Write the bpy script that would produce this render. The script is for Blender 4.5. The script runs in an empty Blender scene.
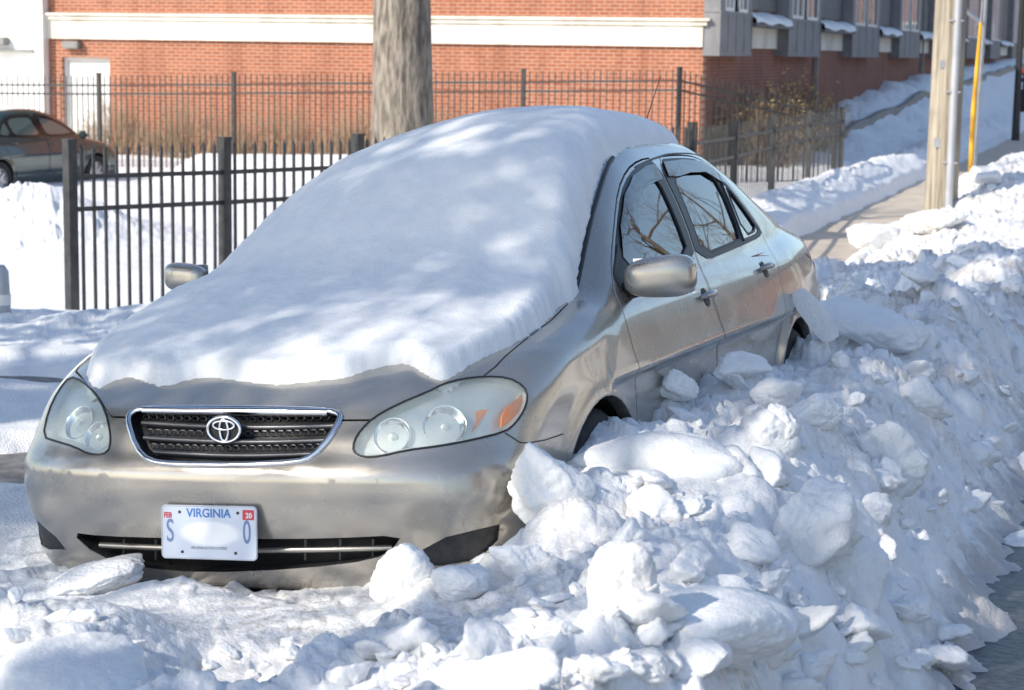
import bpy, bmesh, math, random
import numpy as np
from mathutils import Vector, Matrix, Euler
from mathutils.bvhtree import BVHTree
from mathutils.geometry import delaunay_2d_cdt
random.seed(7); RNG=np.random.default_rng(11)
sc=bpy.context.scene; C=sc.collection
R=math.radians
# ------------------------------------------------------------------ camera and frames
F=2000.0; CAMZ=1.74
u=Vector((.014,-.147,1)).normalized()
wy=(Vector((0,1,0))-u*u.y).normalized(); wx=wy.cross(u)
CW=Matrix((wx,wy,u))                      # camera frame (right, forward, up) -> world
def ray(px,py): return (CW@Vector(((px-512)/F,1,-(py-345)/F)))
CAMP=Vector((0,0,CAMZ))
cam=bpy.data.cameras.new('camera'); co=bpy.data.objects.new('camera',cam); C.objects.link(co)
r_,f_,u_=CW@Vector((1,0,0)),CW@Vector((0,1,0)),CW@Vector((0,0,1))
M=Matrix((( r_.x,u_.x,-f_.x,0),(r_.y,u_.y,-f_.y,0),(r_.z,u_.z,-f_.z,CAMZ),(0,0,0,1)))
co.matrix_world=M; cam.sensor_width=36; cam.lens=F/1024*36; cam.clip_end=1500; cam.clip_start=.1
cam.dof.use_dof=True; cam.dof.focus_distance=6.6; cam.dof.aperture_fstop=7.0
sc.camera=co
sc.render.resolution_x=1024; sc.render.resolution_y=690
# car placement
yaw,pit,rol=-3.70247787e-01,1.05414319e-01,-1.03252232e-03; T=Vector((-8.22480365e-01,5.66096225,-9.13731876e-01))
CARM=Matrix.Translation(CAMP)@(CW@(Matrix.Rotation(yaw,3,'Z')@Matrix.Rotation(pit,3,'X')@Matrix.Rotation(rol,3,'Y'))).to_4x4()
CARM.translation=CAMP+CW@T
CARI=CARM.inverted()
SD=Vector((.309,.951,0)); CD=Vector((.951,-.309,0))      # along / across the street
def sc2(s,c,z=0): return SD*s+CD*c+Vector((0,0,z))
# ------------------------------------------------------------------ materials
def mat(name,col=(.5,.5,.5),rough=.6,metal=0,spec=None,coat=0,build=None,**kw):
    m=bpy.data.materials.new(name); m.use_nodes=True; nt=m.node_tree; b=nt.nodes['Principled BSDF']
    b.inputs['Base Color'].default_value=(*col,1); b.inputs['Roughness'].default_value=rough; b.inputs['Metallic'].default_value=metal
    if spec is not None: b.inputs['Specular IOR Level'].default_value=spec
    b.inputs['Coat Weight'].default_value=coat; b.inputs['Coat Roughness'].default_value=.03
    for k,v in kw.items(): b.inputs[k.replace('_',' ')].default_value=v
    if build: build(nt,b)
    return m
def N(nt,t,**kw):
    n=nt.nodes.new(t)
    for k,v in kw.items():
        if hasattr(n,k): setattr(n,k,v)
        else: n.inputs[k.replace('_',' ')].default_value=v
    return n
def ramp(nt,fac,stops):
    r=nt.nodes.new('ShaderNodeValToRGB'); e=r.color_ramp.elements
    e[0].position,e[0].color=stops[0][0],(*stops[0][1],1); e[1].position,e[1].color=stops[1][0],(*stops[1][1],1)
    for p,c in stops[2:]:
        x=e.new(p); x.color=(*c,1)
    nt.links.new(fac,r.inputs[0]); return r
def mixcol(nt,fac,a,b):
    m=nt.nodes.new('ShaderNodeMix'); m.data_type='RGBA'
    if isinstance(fac,(int,float)): m.inputs[0].default_value=fac
    else: nt.links.new(fac,m.inputs[0])
    for s,v in ((6,a),(7,b)):
        if isinstance(v,tuple): m.inputs[s].default_value=(*v,1)
        else: nt.links.new(v,m.inputs[s])
    return m.outputs[2]
def coords(nt,kind='Object'):
    return nt.nodes.new('ShaderNodeTexCoord').outputs[kind]
def noise(nt,scale,detail=4,vec=None,rough=.55):
    n=N(nt,'ShaderNodeTexNoise',Scale=scale,Detail=detail,Roughness=rough)
    if vec is not None: nt.links.new(vec,n.inputs['Vector'])
    return n.outputs[0]
def bump(nt,b,h,strength=.3,dist=.01):
    n=N(nt,'ShaderNodeBump',Strength=strength,Distance=dist); nt.links.new(h,n.inputs['Height']); nt.links.new(n.outputs[0],b.inputs['Normal'])
def varied(name,c1,c2,scale,rough=.7,bs=.3,bd=.01,metal=0,coat=0,stretch=None,detail=5,lo=.35,hi=.65):
    def f(nt,b):
        v=coords(nt)
        if stretch:
            mp=nt.nodes.new('ShaderNodeMapping'); mp.inputs['Scale'].default_value=stretch; nt.links.new(v,mp.inputs[0]); v=mp.outputs[0]
        n=noise(nt,scale,detail,v); r=ramp(nt,n,[(lo,c1),(hi,c2)]); nt.links.new(r.outputs[0],b.inputs['Base Color'])
        if bs: bump(nt,b,n,bs,bd)
    return mat(name,c1,rough,metal,coat=coat,build=f)
def snow_mat(name,dirt=0.0,fine=1.0,sss=.25,dscale=1.3,kerb=False,bs=.6,alb=1):
    def f(nt,b):
        v=nt.nodes.new('ShaderNodeNewGeometry').outputs['Position']
        n1=noise(nt,dscale,6,v,.62); n2=noise(nt,9,5,v,.6)
        base=ramp(nt,n2,[(.3,tuple(alb*q for q in(.76,.765,.77))),(.7,tuple(alb*q for q in(.845,.84,.83)))]).outputs[0]
        if dirt>0:
            d=ramp(nt,n1,[(.60-.12*dirt,(0,0,0)),(.78,(dirt,dirt,dirt))]).outputs[0]
            n3=noise(nt,35,4,v,.7); d3=ramp(nt,n3,[(.42,(0,0,0)),(.62,(1,1,1))]).outputs[0]
            mm=nt.nodes.new('ShaderNodeMath'); mm.operation='MULTIPLY'; nt.links.new(d,mm.inputs[0]); nt.links.new(d3,mm.inputs[1])
            base=mixcol(nt,mm.outputs[0],base,(.33,.28,.23))
            vo=N(nt,'ShaderNodeTexVoronoi',Scale=26); nt.links.new(v,vo.inputs['Vector'])
            sp=ramp(nt,vo.outputs['Distance'],[(.04,(1,1,1)),(.09,(0,0,0))]).outputs[0]
            g=ramp(nt,noise(nt,3.1,3,v),[(.60,(0,0,0)),(.70,(.8,.8,.8))]).outputs[0]
            m2=nt.nodes.new('ShaderNodeMath'); m2.operation='MULTIPLY'; nt.links.new(sp,m2.inputs[0]); nt.links.new(g,m2.inputs[1])
            base=mixcol(nt,m2.outputs[0],base,(.10,.08,.06))
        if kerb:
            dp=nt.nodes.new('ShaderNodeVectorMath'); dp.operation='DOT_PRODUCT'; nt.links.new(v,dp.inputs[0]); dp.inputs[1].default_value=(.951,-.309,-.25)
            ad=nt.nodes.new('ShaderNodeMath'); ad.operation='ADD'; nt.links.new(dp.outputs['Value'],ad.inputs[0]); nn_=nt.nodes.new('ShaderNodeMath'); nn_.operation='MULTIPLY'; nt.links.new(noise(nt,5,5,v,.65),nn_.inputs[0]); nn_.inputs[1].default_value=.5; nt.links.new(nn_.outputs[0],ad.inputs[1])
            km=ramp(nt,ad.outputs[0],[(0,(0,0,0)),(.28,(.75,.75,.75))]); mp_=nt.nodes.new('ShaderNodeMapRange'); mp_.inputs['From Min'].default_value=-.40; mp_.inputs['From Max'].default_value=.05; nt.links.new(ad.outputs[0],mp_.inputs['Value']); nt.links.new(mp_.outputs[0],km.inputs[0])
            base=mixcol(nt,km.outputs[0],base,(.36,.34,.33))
            sx=nt.nodes.new('ShaderNodeSeparateXYZ'); nt.links.new(v,sx.inputs[0]); my=nt.nodes.new('ShaderNodeMapRange'); nt.links.new(sx.outputs[1],my.inputs['Value']); my.inputs['From Min'].default_value=6.5; my.inputs['From Max'].default_value=10.5
            pn=ramp(nt,noise(nt,2.6,8,v,.72),[(.50,(0,0,0)),(.66,(.8,.8,.8))]).outputs[0]; mm2=nt.nodes.new('ShaderNodeMath'); mm2.operation='MULTIPLY'; nt.links.new(pn,mm2.inputs[0]); nt.links.new(my.outputs[0],mm2.inputs[1])
            base=mixcol(nt,mm2.outputs[0],base,(.40,.35,.30))
        nt.links.new(base,b.inputs['Base Color'])
        a=noise(nt,60*fine,6,v,.7)
        vc=N(nt,'ShaderNodeTexVoronoi',Scale=95*fine); nt.links.new(v,vc.inputs['Vector']); ma=nt.nodes.new('ShaderNodeMath'); ma.operation='MULTIPLY_ADD'; nt.links.new(vc.outputs['Distance'],ma.inputs[0]); ma.inputs[1].default_value=-.6; nt.links.new(a,ma.inputs[2])
        bump(nt,b,ma.outputs[0],bs,.008)
        b.inputs['Subsurface Weight'].default_value=sss; b.inputs['Subsurface Radius'].default_value=(.5,.7,1.0); b.inputs['Subsurface Scale'].default_value=.03
    return mat(name,(.85,.87,.9),.55,0,.35,build=f)
MS=dict(
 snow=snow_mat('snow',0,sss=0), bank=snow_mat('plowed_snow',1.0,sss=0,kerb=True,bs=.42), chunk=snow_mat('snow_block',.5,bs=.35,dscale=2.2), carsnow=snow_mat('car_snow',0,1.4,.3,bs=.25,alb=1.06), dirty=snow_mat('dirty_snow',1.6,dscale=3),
 asphalt=varied('wet_asphalt',(.035,.035,.038),(.10,.10,.10),30,.45,.5,.01),
 slush=varied('slushy_pavement',(.10,.09,.08),(.22,.20,.18),14,.5,.5,.01),
 concrete=varied('sidewalk_concrete',(.50,.42,.33),(.60,.52,.42),2.5,.8,.15,.004),
 black=mat('black_rubber',(.012,.012,.013),.45), blackgloss=mat('black_gloss_trim',(.008,.008,.01),.12,coat=.5),
 plastic=varied('dark_plastic',(.02,.02,.022),(.04,.04,.042),40,.55,.1,.002),
 chrome=mat('chrome',(.78,.79,.82),.12,1), gbar=mat('grille_grey',(.11,.11,.12),.35,.6), silver=mat('dull_silver',(.5,.5,.5),.3,1),
 iron=varied('black_fence_paint',(.018,.019,.02),(.045,.045,.045),12,.38,.05,.002),
 iron2=varied('weathered_fence_paint',(.022,.022,.022),(.05,.05,.05),6,.5,.05,.002),
 white=varied('white_paint',(.74,.72,.68),(.82,.80,.77),3,.6,.05,.002),
 cream=varied('cream_stone',(.50,.44,.35),(.76,.71,.62),1.6,.7,.1,.004,stretch=(1,1,.4),lo=.25,hi=.55,detail=8),
 grey=varied('grey_siding',(.17,.165,.17),(.22,.215,.22),3,.6,.05,.002),
 dgrey=varied('dark_grey_siding',(.09,.085,.09),(.12,.115,.12),3,.6,.05,.002),
 door=varied('pale_door_paint',(.62,.62,.60),(.70,.70,.68),2,.5,.02,.002),
 bark=varied('grey_bark',(.11,.09,.075),(.31,.27,.22),6,.9,1,.05,stretch=(3,3,.7),lo=.36,hi=.62,detail=10),
 twig=varied('brown_twig',(.10,.07,.045),(.22,.15,.10),8,.85,0), 
 dry=varied('dry_leaf',(.50,.36,.12),(.70,.55,.22),9,.8,0), drygrass=varied('dry_stems',(.28,.2,.13),(.42,.31,.2),9,.85,0),
 leaf=varied('winter_leaf',(.06,.07,.03),(.12,.11,.05),5,.7,0),
 wood=varied('pale_pole_wood',(.20,.165,.12),(.44,.385,.30),4,.8,.5,.01,stretch=(6,6,.25),detail=7),
 conduit=varied('grey_conduit',(.38,.39,.41),(.46,.47,.49),3,.45,0,metal=.3),
 yellow=mat('yellow_guard',(.85,.42,.02),.45), galv=varied('galvanised_steel',(.42,.42,.43),(.55,.55,.56),6,.4,0,metal=.5),
 red=mat('red_paint',(.35,.03,.03),.4), lamp=varied('lamp_housing',(.2,.19,.18),(.25,.24,.22),4,.5,0),
 seat=varied('grey_seat_cloth',(.12,.115,.11),(.17,.165,.155),20,.9,.1,.002),
 roof=varied('dark_shingle',(.07,.065,.06),(.12,.11,.10),9,.9,.3,.01),
 amber=mat('amber_reflector',(1,.24,.0),.3,coat=.3), rim=mat('alloy_rim',(.55,.55,.56),.3,.8), tyre=varied('tyre_rubber',(.015,.015,.016),(.03,.03,.03),30,.8,.3,.003),
)
def brick_mat(name,ax,c1,c2,mort):
    def f(nt,b):
        v=coords(nt); sp=nt.nodes.new('ShaderNodeSeparateXYZ'); nt.links.new(v,sp.inputs[0])
        cb=nt.nodes.new('ShaderNodeCombineXYZ'); nt.links.new(sp.outputs[0],cb.inputs[0]); nt.links.new(sp.outputs[2],cb.inputs[1])
        br=nt.nodes.new('ShaderNodeTexBrick'); nt.links.new(cb.outputs[0],br.inputs['Vector'])
        for k,val in (('Scale',1),('Brick Width',.215),('Row Height',.075),('Mortar Size',.012),('Mortar Smooth',.2),('Bias',0)): br.inputs[k].default_value=val
        br.inputs['Color1'].default_value=(*c1,1); br.inputs['Color2'].default_value=(*c2,1); br.inputs['Mortar'].default_value=(*mort,1)
        n=noise(nt,1.2,5,v); col=mixcol(nt,.3,br.outputs[0],ramp(nt,n,[(.3,c1),(.7,c2)]).outputs[0]); mp=nt.nodes.new('ShaderNodeMapping'); mp.inputs['Scale'].default_value=(2.2,2.2,.35); nt.links.new(v,mp.inputs[0]); col=mixcol(nt,ramp(nt,noise(nt,1.0,6,mp.outputs[0],.65),[(.48,(0,0,0)),(.75,(.55,.55,.55))]).outputs[0],col,tuple(.55*q for q in c1))
        nt.links.new(col,b.inputs['Base Color']); 
        iv=nt.nodes.new('ShaderNodeMath'); iv.operation='SUBTRACT'; iv.inputs[0].default_value=1; nt.links.new(br.outputs[1],iv.inputs[1]); bump(nt,b,iv.outputs[0],.5,.008)
    return mat(name,c1,.85,build=f)
MS['brick']=brick_mat('orange_brick',0,(.28,.075,.03),(.41,.13,.058),(.45,.35,.27))
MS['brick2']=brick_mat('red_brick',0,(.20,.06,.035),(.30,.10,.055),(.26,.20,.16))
def paint_f(c1,c2):
    def f(nt,b):
        v=coords(nt); n=noise(nt,2.3,6,v,.6)
        col=mixcol(nt,ramp(nt,n,[(.42,(0,0,0)),(.72,(.35,.35,.35))]).outputs[0],c1,c2)
        vo=N(nt,'ShaderNodeTexVoronoi',Scale=11); nt.links.new(v,vo.inputs['Vector'])
        sp=ramp(nt,vo.outputs['Distance'],[(.02,(1,1,1)),(.035,(0,0,0))]).outputs[0]
        g=ramp(nt,noise(nt,4,2,v),[(.60,(0,0,0)),(.66,(1,1,1))]).outputs[0]
        m2=nt.nodes.new('ShaderNodeMath'); m2.operation='MULTIPLY'; nt.links.new(sp,m2.inputs[0]); nt.links.new(g,m2.inputs[1])
        col=mixcol(nt,m2.outputs[0],col,(.05,.04,.03)); nt.links.new(col,b.inputs['Base Color'])
        rr=ramp(nt,noise(nt,5,5,v),[(.35,(.24,.24,.24)),(.7,(.31,.31,.31))]); nt.links.new(rr.outputs[0],b.inputs['Roughness'])
    return f
MS['paint']=mat('champagne_metallic_paint',(.40,.345,.27),.28,.7,coat=.75,build=paint_f((.44,.41,.365),(.38,.355,.315)))
MS['paint'].node_tree.nodes['Principled BSDF'].inputs['Coat Roughness'].default_value=.05
MS['paint2']=mat('grey_green_paint',(.055,.08,.078),.25,.5,coat=1)
def glass(name,tint=(.75,.85,.85),rough=.0,clear=.75,ior=1.5):
    m=bpy.data.materials.new(name); m.use_nodes=True; nt=m.node_tree; nt.nodes.clear()
    o=nt.nodes.new('ShaderNodeOutputMaterial'); mx=nt.nodes.new('ShaderNodeMixShader'); t=nt.nodes.new('ShaderNodeBsdfTransparent'); g=nt.nodes.new('ShaderNodeBsdfGlossy'); fr=nt.nodes.new('ShaderNodeFresnel')
    fr.inputs[0].default_value=ior; t.inputs[0].default_value=(*[c*clear for c in tint],1); g.inputs['Roughness'].default_value=rough; g.inputs[0].default_value=(1,1,1,1)
    nt.links.new(fr.outputs[0],mx.inputs[0]); nt.links.new(t.outputs[0],mx.inputs[1]); nt.links.new(g.outputs[0],mx.inputs[2]); nt.links.new(mx.outputs[0],o.inputs[0]); return m
MS['glass']=glass('car_window_glass',(.62,.76,.84),.0,.62,1.8)
MS['visor']=glass('smoked_visor_plastic',(.18,.2,.24),.02,.8,1.6)
MS['winglass']=mat('building_window_glass',(.10,.14,.13),.03,0,.9,coat=1)
MS['darkglass']=mat('dark_glass',(.02,.025,.03),.03,0,.9,coat=1)
def lens():
    m=bpy.data.materials.new('cloudy_headlight_lens'); m.use_nodes=True; nt=m.node_tree; b=nt.nodes['Principled BSDF']
    b.inputs['Base Color'].default_value=(.80,.82,.78,1); b.inputs['Roughness'].default_value=.22; b.inputs['Coat Weight'].default_value=.6; b.inputs['Coat Roughness'].default_value=.08
    o=nt.nodes['Material Output']; mx=nt.nodes.new('ShaderNodeMixShader'); t=nt.nodes.new('ShaderNodeBsdfTransparent'); t.inputs[0].default_value=(.95,.97,.96,1)
    n=noise(nt,9,4,coords(nt)); r=ramp(nt,n,[(.35,(.07,.07,.07)),(.7,(.20,.20,.20))]); nt.links.new(r.outputs[0],mx.inputs[0])
    nt.links.new(t.outputs[0],mx.inputs[1]); nt.links.new(b.outputs[0],mx.inputs[2]); nt.links.new(mx.outputs[0],o.inputs[0]); return m
MS['lens']=lens(); MS['reflector']=mat('headlight_reflector',(.75,.76,.75),.25,.6); MS['housing']=mat('headlight_housing',(.78,.79,.77),.3,.5)
# ------------------------------------------------------------------ object helpers
def link(o,parent=None,mats=()):
    C.objects.link(o)
    if parent is not None: o.parent=parent
    for m in mats: o.data.materials.append(m)
    return o
def tag(o,label=None,cat=None,group=None,kind=None):
    if label: o['label']=label
    if cat: o['category']=cat
    if group: o['group']=group
    if kind: o['kind']=kind
    return o
def thing(name,label,cat,loc=(0,0,0),rz=0,group=None,mw=None):
    o=bpy.data.objects.new(name,None); C.objects.link(o); o.empty_display_size=.2
    if mw is not None: o.matrix_world=mw
    else: o.location=loc; o.rotation_euler=(0,0,rz)
    return tag(o,label,cat,group)
def npmesh(name,V,Fq,m,parent=None,smooth=True,mi=None):
    V=np.asarray(V,np.float32); Fq=np.asarray(Fq,np.int32); me=bpy.data.meshes.new(name); k=Fq.shape[1]
    me.vertices.add(len(V)); me.vertices.foreach_set('co',V.ravel()); me.loops.add(Fq.size); me.loops.foreach_set('vertex_index',Fq.ravel())
    me.polygons.add(len(Fq)); me.polygons.foreach_set('loop_start',np.arange(len(Fq),dtype=np.int32)*k)
    me.polygons.foreach_set('use_smooth',np.full(len(Fq),smooth))
    me.update(calc_edges=True); me.validate()
    o=bpy.data.objects.new(name,me); link(o,parent,m if isinstance(m,(list,tuple)) else [m]); return o
class MB:
    def __init__(s): s.v=[]; s.f=[]
    def box(s,c,size,rz=0,rot=None,bev=0):
        h=[x/2 for x in size]; Rm=rot if rot is not None else Matrix.Rotation(rz,3,'Z'); c=Vector(c); n=len(s.v)
        if bev<=0:
            for sx in(-1,1):
                for sy in(-1,1):
                    for sz in(-1,1): s.v.append(c+Rm@Vector((sx*h[0],sy*h[1],sz*h[2])))
            s.f+= [[n+i for i in q] for q in((0,1,3,2),(4,6,7,5),(0,4,5,1),(2,3,7,6),(0,2,6,4),(1,5,7,3))]
        else:
            bm=bmesh.new(); bmesh.ops.create_cube(bm,size=1); bmesh.ops.scale(bm,vec=size,verts=bm.verts); bmesh.ops.bevel(bm,geom=bm.edges[:],offset=bev,segments=2,affect='EDGES')
            for v in bm.verts: s.v.append(c+Rm@v.co)
            s.f+=[[n+v.index for v in f.verts] for f in bm.faces]; bm.free()
    def tube(s,pts,r,k=8,closed=False,cap=True):
        pts=[Vector(p) for p in pts]; n0=len(s.v); m=len(pts); rr=r if isinstance(r,(list,tuple)) else [r]*m; up=None
        for i,p in enumerate(pts):
            a=pts[(i-1)%m] if (i>0 or closed) else p; b=pts[(i+1)%m] if (i<m-1 or closed) else p
            d=(b-a).normalized() if (b-a).length>0 else Vector((0,0,1))
            if up is None: up=d.orthogonal().normalized()
            up=(up-d*up.dot(d)); up=up.normalized() if up.length>1e-6 else d.orthogonal().normalized(); w=d.cross(up)
            for j in range(k):
                a_=2*math.pi*j/k; s.v.append(p+(up*math.cos(a_)+w*math.sin(a_))*rr[i])
        for i in range(m if closed else m-1):
            for j in range(k):
                a=n0+i*k+j;b=n0+i*k+(j+1)%k;c=n0+((i+1)%m)*k+(j+1)%k;d=n0+((i+1)%m)*k+j; s.f.append([a,b,c,d])
        if cap and not closed: s.f.append([n0+j for j in range(k)][::-1]); s.f.append([n0+(m-1)*k+j for j in range(k)])
    def prism(s,poly,z0,z1,axis=2,M=None):
        n=len(s.v); k=len(poly)
        for z in(z0,z1):
            for p in poly:
                q={2:Vector((p[0],p[1],z)),0:Vector((z,p[0],p[1])),1:Vector((p[0],z,p[1]))}[axis]
                s.v.append(M@q if M is not None else q)
        s.f.append([n+i for i in range(k)][::-1]); s.f.append([n+k+i for i in range(k)])
        for i in range(k): j=(i+1)%k; s.f.append([n+i,n+j,n+k+j,n+k+i])
    def lathe(s,prof,k=24,M=None):
        n=len(s.v); m=len(prof)
        for r,z in prof:
            for j in range(k):
                a=2*math.pi*j/k; q=Vector((r*math.cos(a),r*math.sin(a),z)); s.v.append(M@q if M is not None else q)
        for i in range(m-1):
            for j in range(k): s.f.append([n+i*k+j,n+i*k+(j+1)%k,n+(i+1)*k+(j+1)%k,n+(i+1)*k+j])
        s.f.append([n+j for j in range(k)][::-1]); s.f.append([n+(m-1)*k+j for j in range(k)])
    def tri(s,a,b,c): n=len(s.v); s.v+=[a,b,c]; s.f.append([n,n+1,n+2])
    def mesh(s,name):
        me=bpy.data.meshes.new(name); me.from_pydata([tuple(v) for v in s.v],[],s.f)
        bm=bmesh.new(); bm.from_mesh(me); bmesh.ops.recalc_face_normals(bm,faces=bm.faces); bm.to_mesh(me); bm.free(); return me
    def build(s,name,m,parent=None,smooth=False,ang=35,fast=False):
        if fast:
            me=bpy.data.meshes.new(name); me.from_pydata([tuple(v) for v in s.v],[],s.f)
        else: me=s.mesh(name)
        if smooth:
            me.polygons.foreach_set('use_smooth',[True]*len(me.polygons)); me.set_sharp_from_angle(angle=R(ang))
        return link(bpy.data.objects.new(name,me),parent,[m])
# ------------------------------------------------------------------ body field (car frame: x left side, y rearward, z up)
def pch(xs,ys):
    xs=np.array(xs,float);ys=np.array(ys,float);h=np.diff(xs);d=np.diff(ys)/h
    m=np.zeros(len(xs));m[0]=d[0];m[-1]=d[-1]
    for i in range(1,len(xs)-1):
        if d[i-1]*d[i]>0: m[i]=(h[i-1]+h[i])/(h[i-1]/d[i]+h[i]/d[i-1])
    def f(x):
        x=np.clip(x,xs[0],xs[-1]);i=np.clip(np.searchsorted(xs,x)-1,0,len(xs)-2); t=(x-xs[i])/h[i]
        return ys[i]*(1+2*t)*(1-t)**2+h[i]*m[i]*t*(1-t)**2+ys[i+1]*t*t*(3-2*t)+h[i]*m[i+1]*t*t*(t-1)
    return f
side_z=pch([.15,.25,.33,.42,.55,.68,.80,.88,.95,1.02],[.74,.785,.815,.835,.848,.850,.838,.818,.788,.74])
side_y=pch([0,.4,.9,1.5,3.0,3.6,4.1,4.5],[-.06,-.035,-.005,0,0,-.005,-.03,-.08])
front_z=pch([.15,.22,.28,.34,.42,.50,.545,.575,.61,.66,.72,.78,.86],[.16,.08,.045,.03,.01,0,.0,.012,.035,.055,.085,.15,.28])
hood_y=pch([-.2,.05,.12,.3,.6,.9,1.2,1.5,3.5,3.9,4.2,4.42,4.6],[.66,.71,.745,.815,.885,.940,.985,1.0,1.02,1.045,1.035,1.01,.95])
roof_y=pch([1.0,1.21,1.62,2.0,2.3,2.65,2.99,3.3,3.61,4.12,4.3],[.86,.984,1.235,1.372,1.416,1.425,1.408,1.335,1.215,1.03,.95])
rear_z=pch([.15,.3,.4,.6,.8,.95,1.1],[4.3,4.38,4.43,4.45,4.42,4.39,4.34])
WY=(.93,3.55); WR=.318
def smax(a,b,k):
    h=np.clip(.5+.5*(a-b)/k,0,1);return b*(1-h)+a*h+k*h*(1-h)
def smin(a,b,k): return -smax(-a,-b,k)
def lower(x,y,z):
    ax=np.sqrt(x*x+.0004)
    fl=0
    for wy_ in WY:
        r=np.sqrt((y-wy_)**2+(z-.30)**2); fl=fl+.016*np.exp(-((r-.36)/.045)**2)
    groove=.005*np.exp(-((z-.79-.018*(y-1.5))/.02)**2)
    sill=-.012*np.exp(-((z-.385)/.02)**2)
    fs=ax-(side_z(z)+side_y(y)+fl-groove*0+sill)
    pl=np.minimum(ax/.85,1.15); cq=np.clip((z-.45)/.35,0,1); cf=.17+.19*cq*cq*(3-2*cq)
    ff=(front_z(z)+.09*pl**2+cf*pl**6-y)*.85
    hc=-.055*(pl**2)-.06*np.maximum(pl-.6,0)**2+.010*np.exp(-((ax-.45+.12*(y-.6))/.06)**2)
    fh=(z-(hood_y(y)+hc))*.95
    fr=y-(rear_z(z)-.08*pl**2-.16*pl**5)
    fb=.2-z
    d=smax(fs,fh,.07);d=smax(d,ff,.13);d=smax(d,fr,.08);d=smax(d,fb,.04)
    return d
def cabin(x,y,z):
    ax=np.sqrt(x*x+.0004)
    s_=(.79-.40*(z-.95)-.18*np.maximum(z-.95,0)**2)*(1-.05*((y-2.2)/1.5)**2)
    fs=(ax-s_)*.92
    fr=(z-(roof_y(y)+.075*(1-(ax/.6)**2)))*.85
    d=smax(fs,fr,.075);d=smax(d,.7-z,.02);d=smax(d,1.0-y,.02);d=smax(d,y-4.2,.02)
    return d
def body(x,y,z): return smin(lower(x,y,z),cabin(x,y,z),.035)
def shell(x,y,z):
    b=body(x,y,z); inn=np.maximum(np.maximum(b+.05-.022*np.clip((z-.90)/.06,0,1),np.maximum(1.30-y,y-3.75)),.42-z)
    return np.maximum(b,-inn)
def surface_nets(fn,lo,hi,h,newton=body):
    ax=[np.arange(lo[i],hi[i]+h,h) for i in range(3)]; n=[len(a) for a in ax]
    X,Y,Z=np.meshgrid(*ax,indexing='ij'); V=fn(X,Y,Z).astype(np.float32); ins=V<0
    cs=[(a,b,c) for a in(0,1) for b in(0,1) for c in(0,1)]
    sl=lambda A,o:A[o[0]:n[0]-1+o[0],o[1]:n[1]-1+o[1],o[2]:n[2]-1+o[2]]
    cnt=sum(sl(ins,c).astype(np.int8) for c in cs); act=(cnt>0)&(cnt<8); idx=np.full(act.shape,-1,np.int64); I=np.argwhere(act); idx[act]=np.arange(len(I))
    acc=np.zeros((len(I),3)); k=np.zeros(len(I))
    for a in cs:
        for d in range(3):
            if a[d]==0:
                b=list(a); b[d]=1
                va=V[I[:,0]+a[0],I[:,1]+a[1],I[:,2]+a[2]]; vb=V[I[:,0]+b[0],I[:,1]+b[1],I[:,2]+b[2]]
                m=(va<0)!=(vb<0); t=np.where(m,va/(va-vb+1e-12),0); p=np.tile(np.array(a,float),(len(I),1)); p[:,d]+=t
                acc+=p*m[:,None]; k+=m
    P=(I+acc/k[:,None])*h+np.array([a[0] for a in ax]); quads=[]
    for d in range(3):
        o1,o2=[(1,2),(2,0),(0,1)][d]
        A=[slice(None)]*3; B=[slice(None)]*3; A[d]=slice(0,-1); B[d]=slice(1,None)
        s=ins[tuple(A)]!=ins[tuple(B)]; E=np.argwhere(s); E=E[(E[:,o1]>0)&(E[:,o2]>0)&(E[:,o1]<n[o1]-1)&(E[:,o2]<n[o2]-1)&(E[:,d]<n[d]-1)]
        q=[]
        for (a,b) in((-1,-1),(0,-1),(0,0),(-1,0)):
            G=E.copy(); G[:,o1]+=a; G[:,o2]+=b; q.append(idx[G[:,0],G[:,1],G[:,2]])
        q=np.stack(q,1); fl=ins[E[:,0],E[:,1],E[:,2]]; q[~fl]=q[~fl][:,::-1]; quads.append(q[(q>=0).all(1)])
    if newton is not None:
        for _ in range(4):
            x,y,z=P.T; v=newton(x,y,z); e=.0015
            g=np.stack([newton(x+e,y,z)-newton(x-e,y,z),newton(x,y+e,z)-newton(x,y-e,z),newton(x,y,z+e)-newton(x,y,z-e)],1)/(2*e)
            st=-(v/np.maximum((g*g).sum(1),.2))[:,None]*g; near=np.abs(v)<h*1.2; P=P+st*near[:,None]
    return P,np.concatenate(quads)
def top_z(x,y,fn=body,lo=.5,hi=1.7):
    a=np.full(x.shape,hi); b=np.full(x.shape,lo)
    t=np.linspace(hi,lo,61); found=np.zeros(x.shape,bool)
    for z in t:
        v=fn(x,y,np.full(x.shape,z))<0; new=v&~found; b=np.where(new,z,b); a=np.where(new,z+(hi-lo)/60,a); found|=v
    for _ in range(12):
        m=(a+b)/2; v=fn(x,y,m)<0; b=np.where(v,m,b); a=np.where(v,a,m)
    return np.where(found,(a+b)/2,lo),found
def boolean(o,cut,op='DIFFERENCE'):
    md=o.modifiers.new('b','BOOLEAN'); md.operation=op; md.object=cut; md.solver='EXACT'
    dg=bpy.context.evaluated_depsgraph_get(); me=bpy.data.meshes.new_from_object(o.evaluated_get(dg)); o.modifiers.clear(); old=o.data; o.data=me; me.name=o.name
    me.polygons.foreach_set('use_smooth',[True]*len(me.polygons)); me.set_sharp_from_angle(angle=R(38)); return o
def fieldgrad(P,e=.0015):
    x,y,z=P.T; g=np.stack([body(x+e,y,z)-body(x-e,y,z),body(x,y+e,z)-body(x,y-e,z),body(x,y,z+e)-body(x,y,z-e)],1)
    return g/np.maximum(np.linalg.norm(g,axis=1)[:,None],1e-9)
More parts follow.
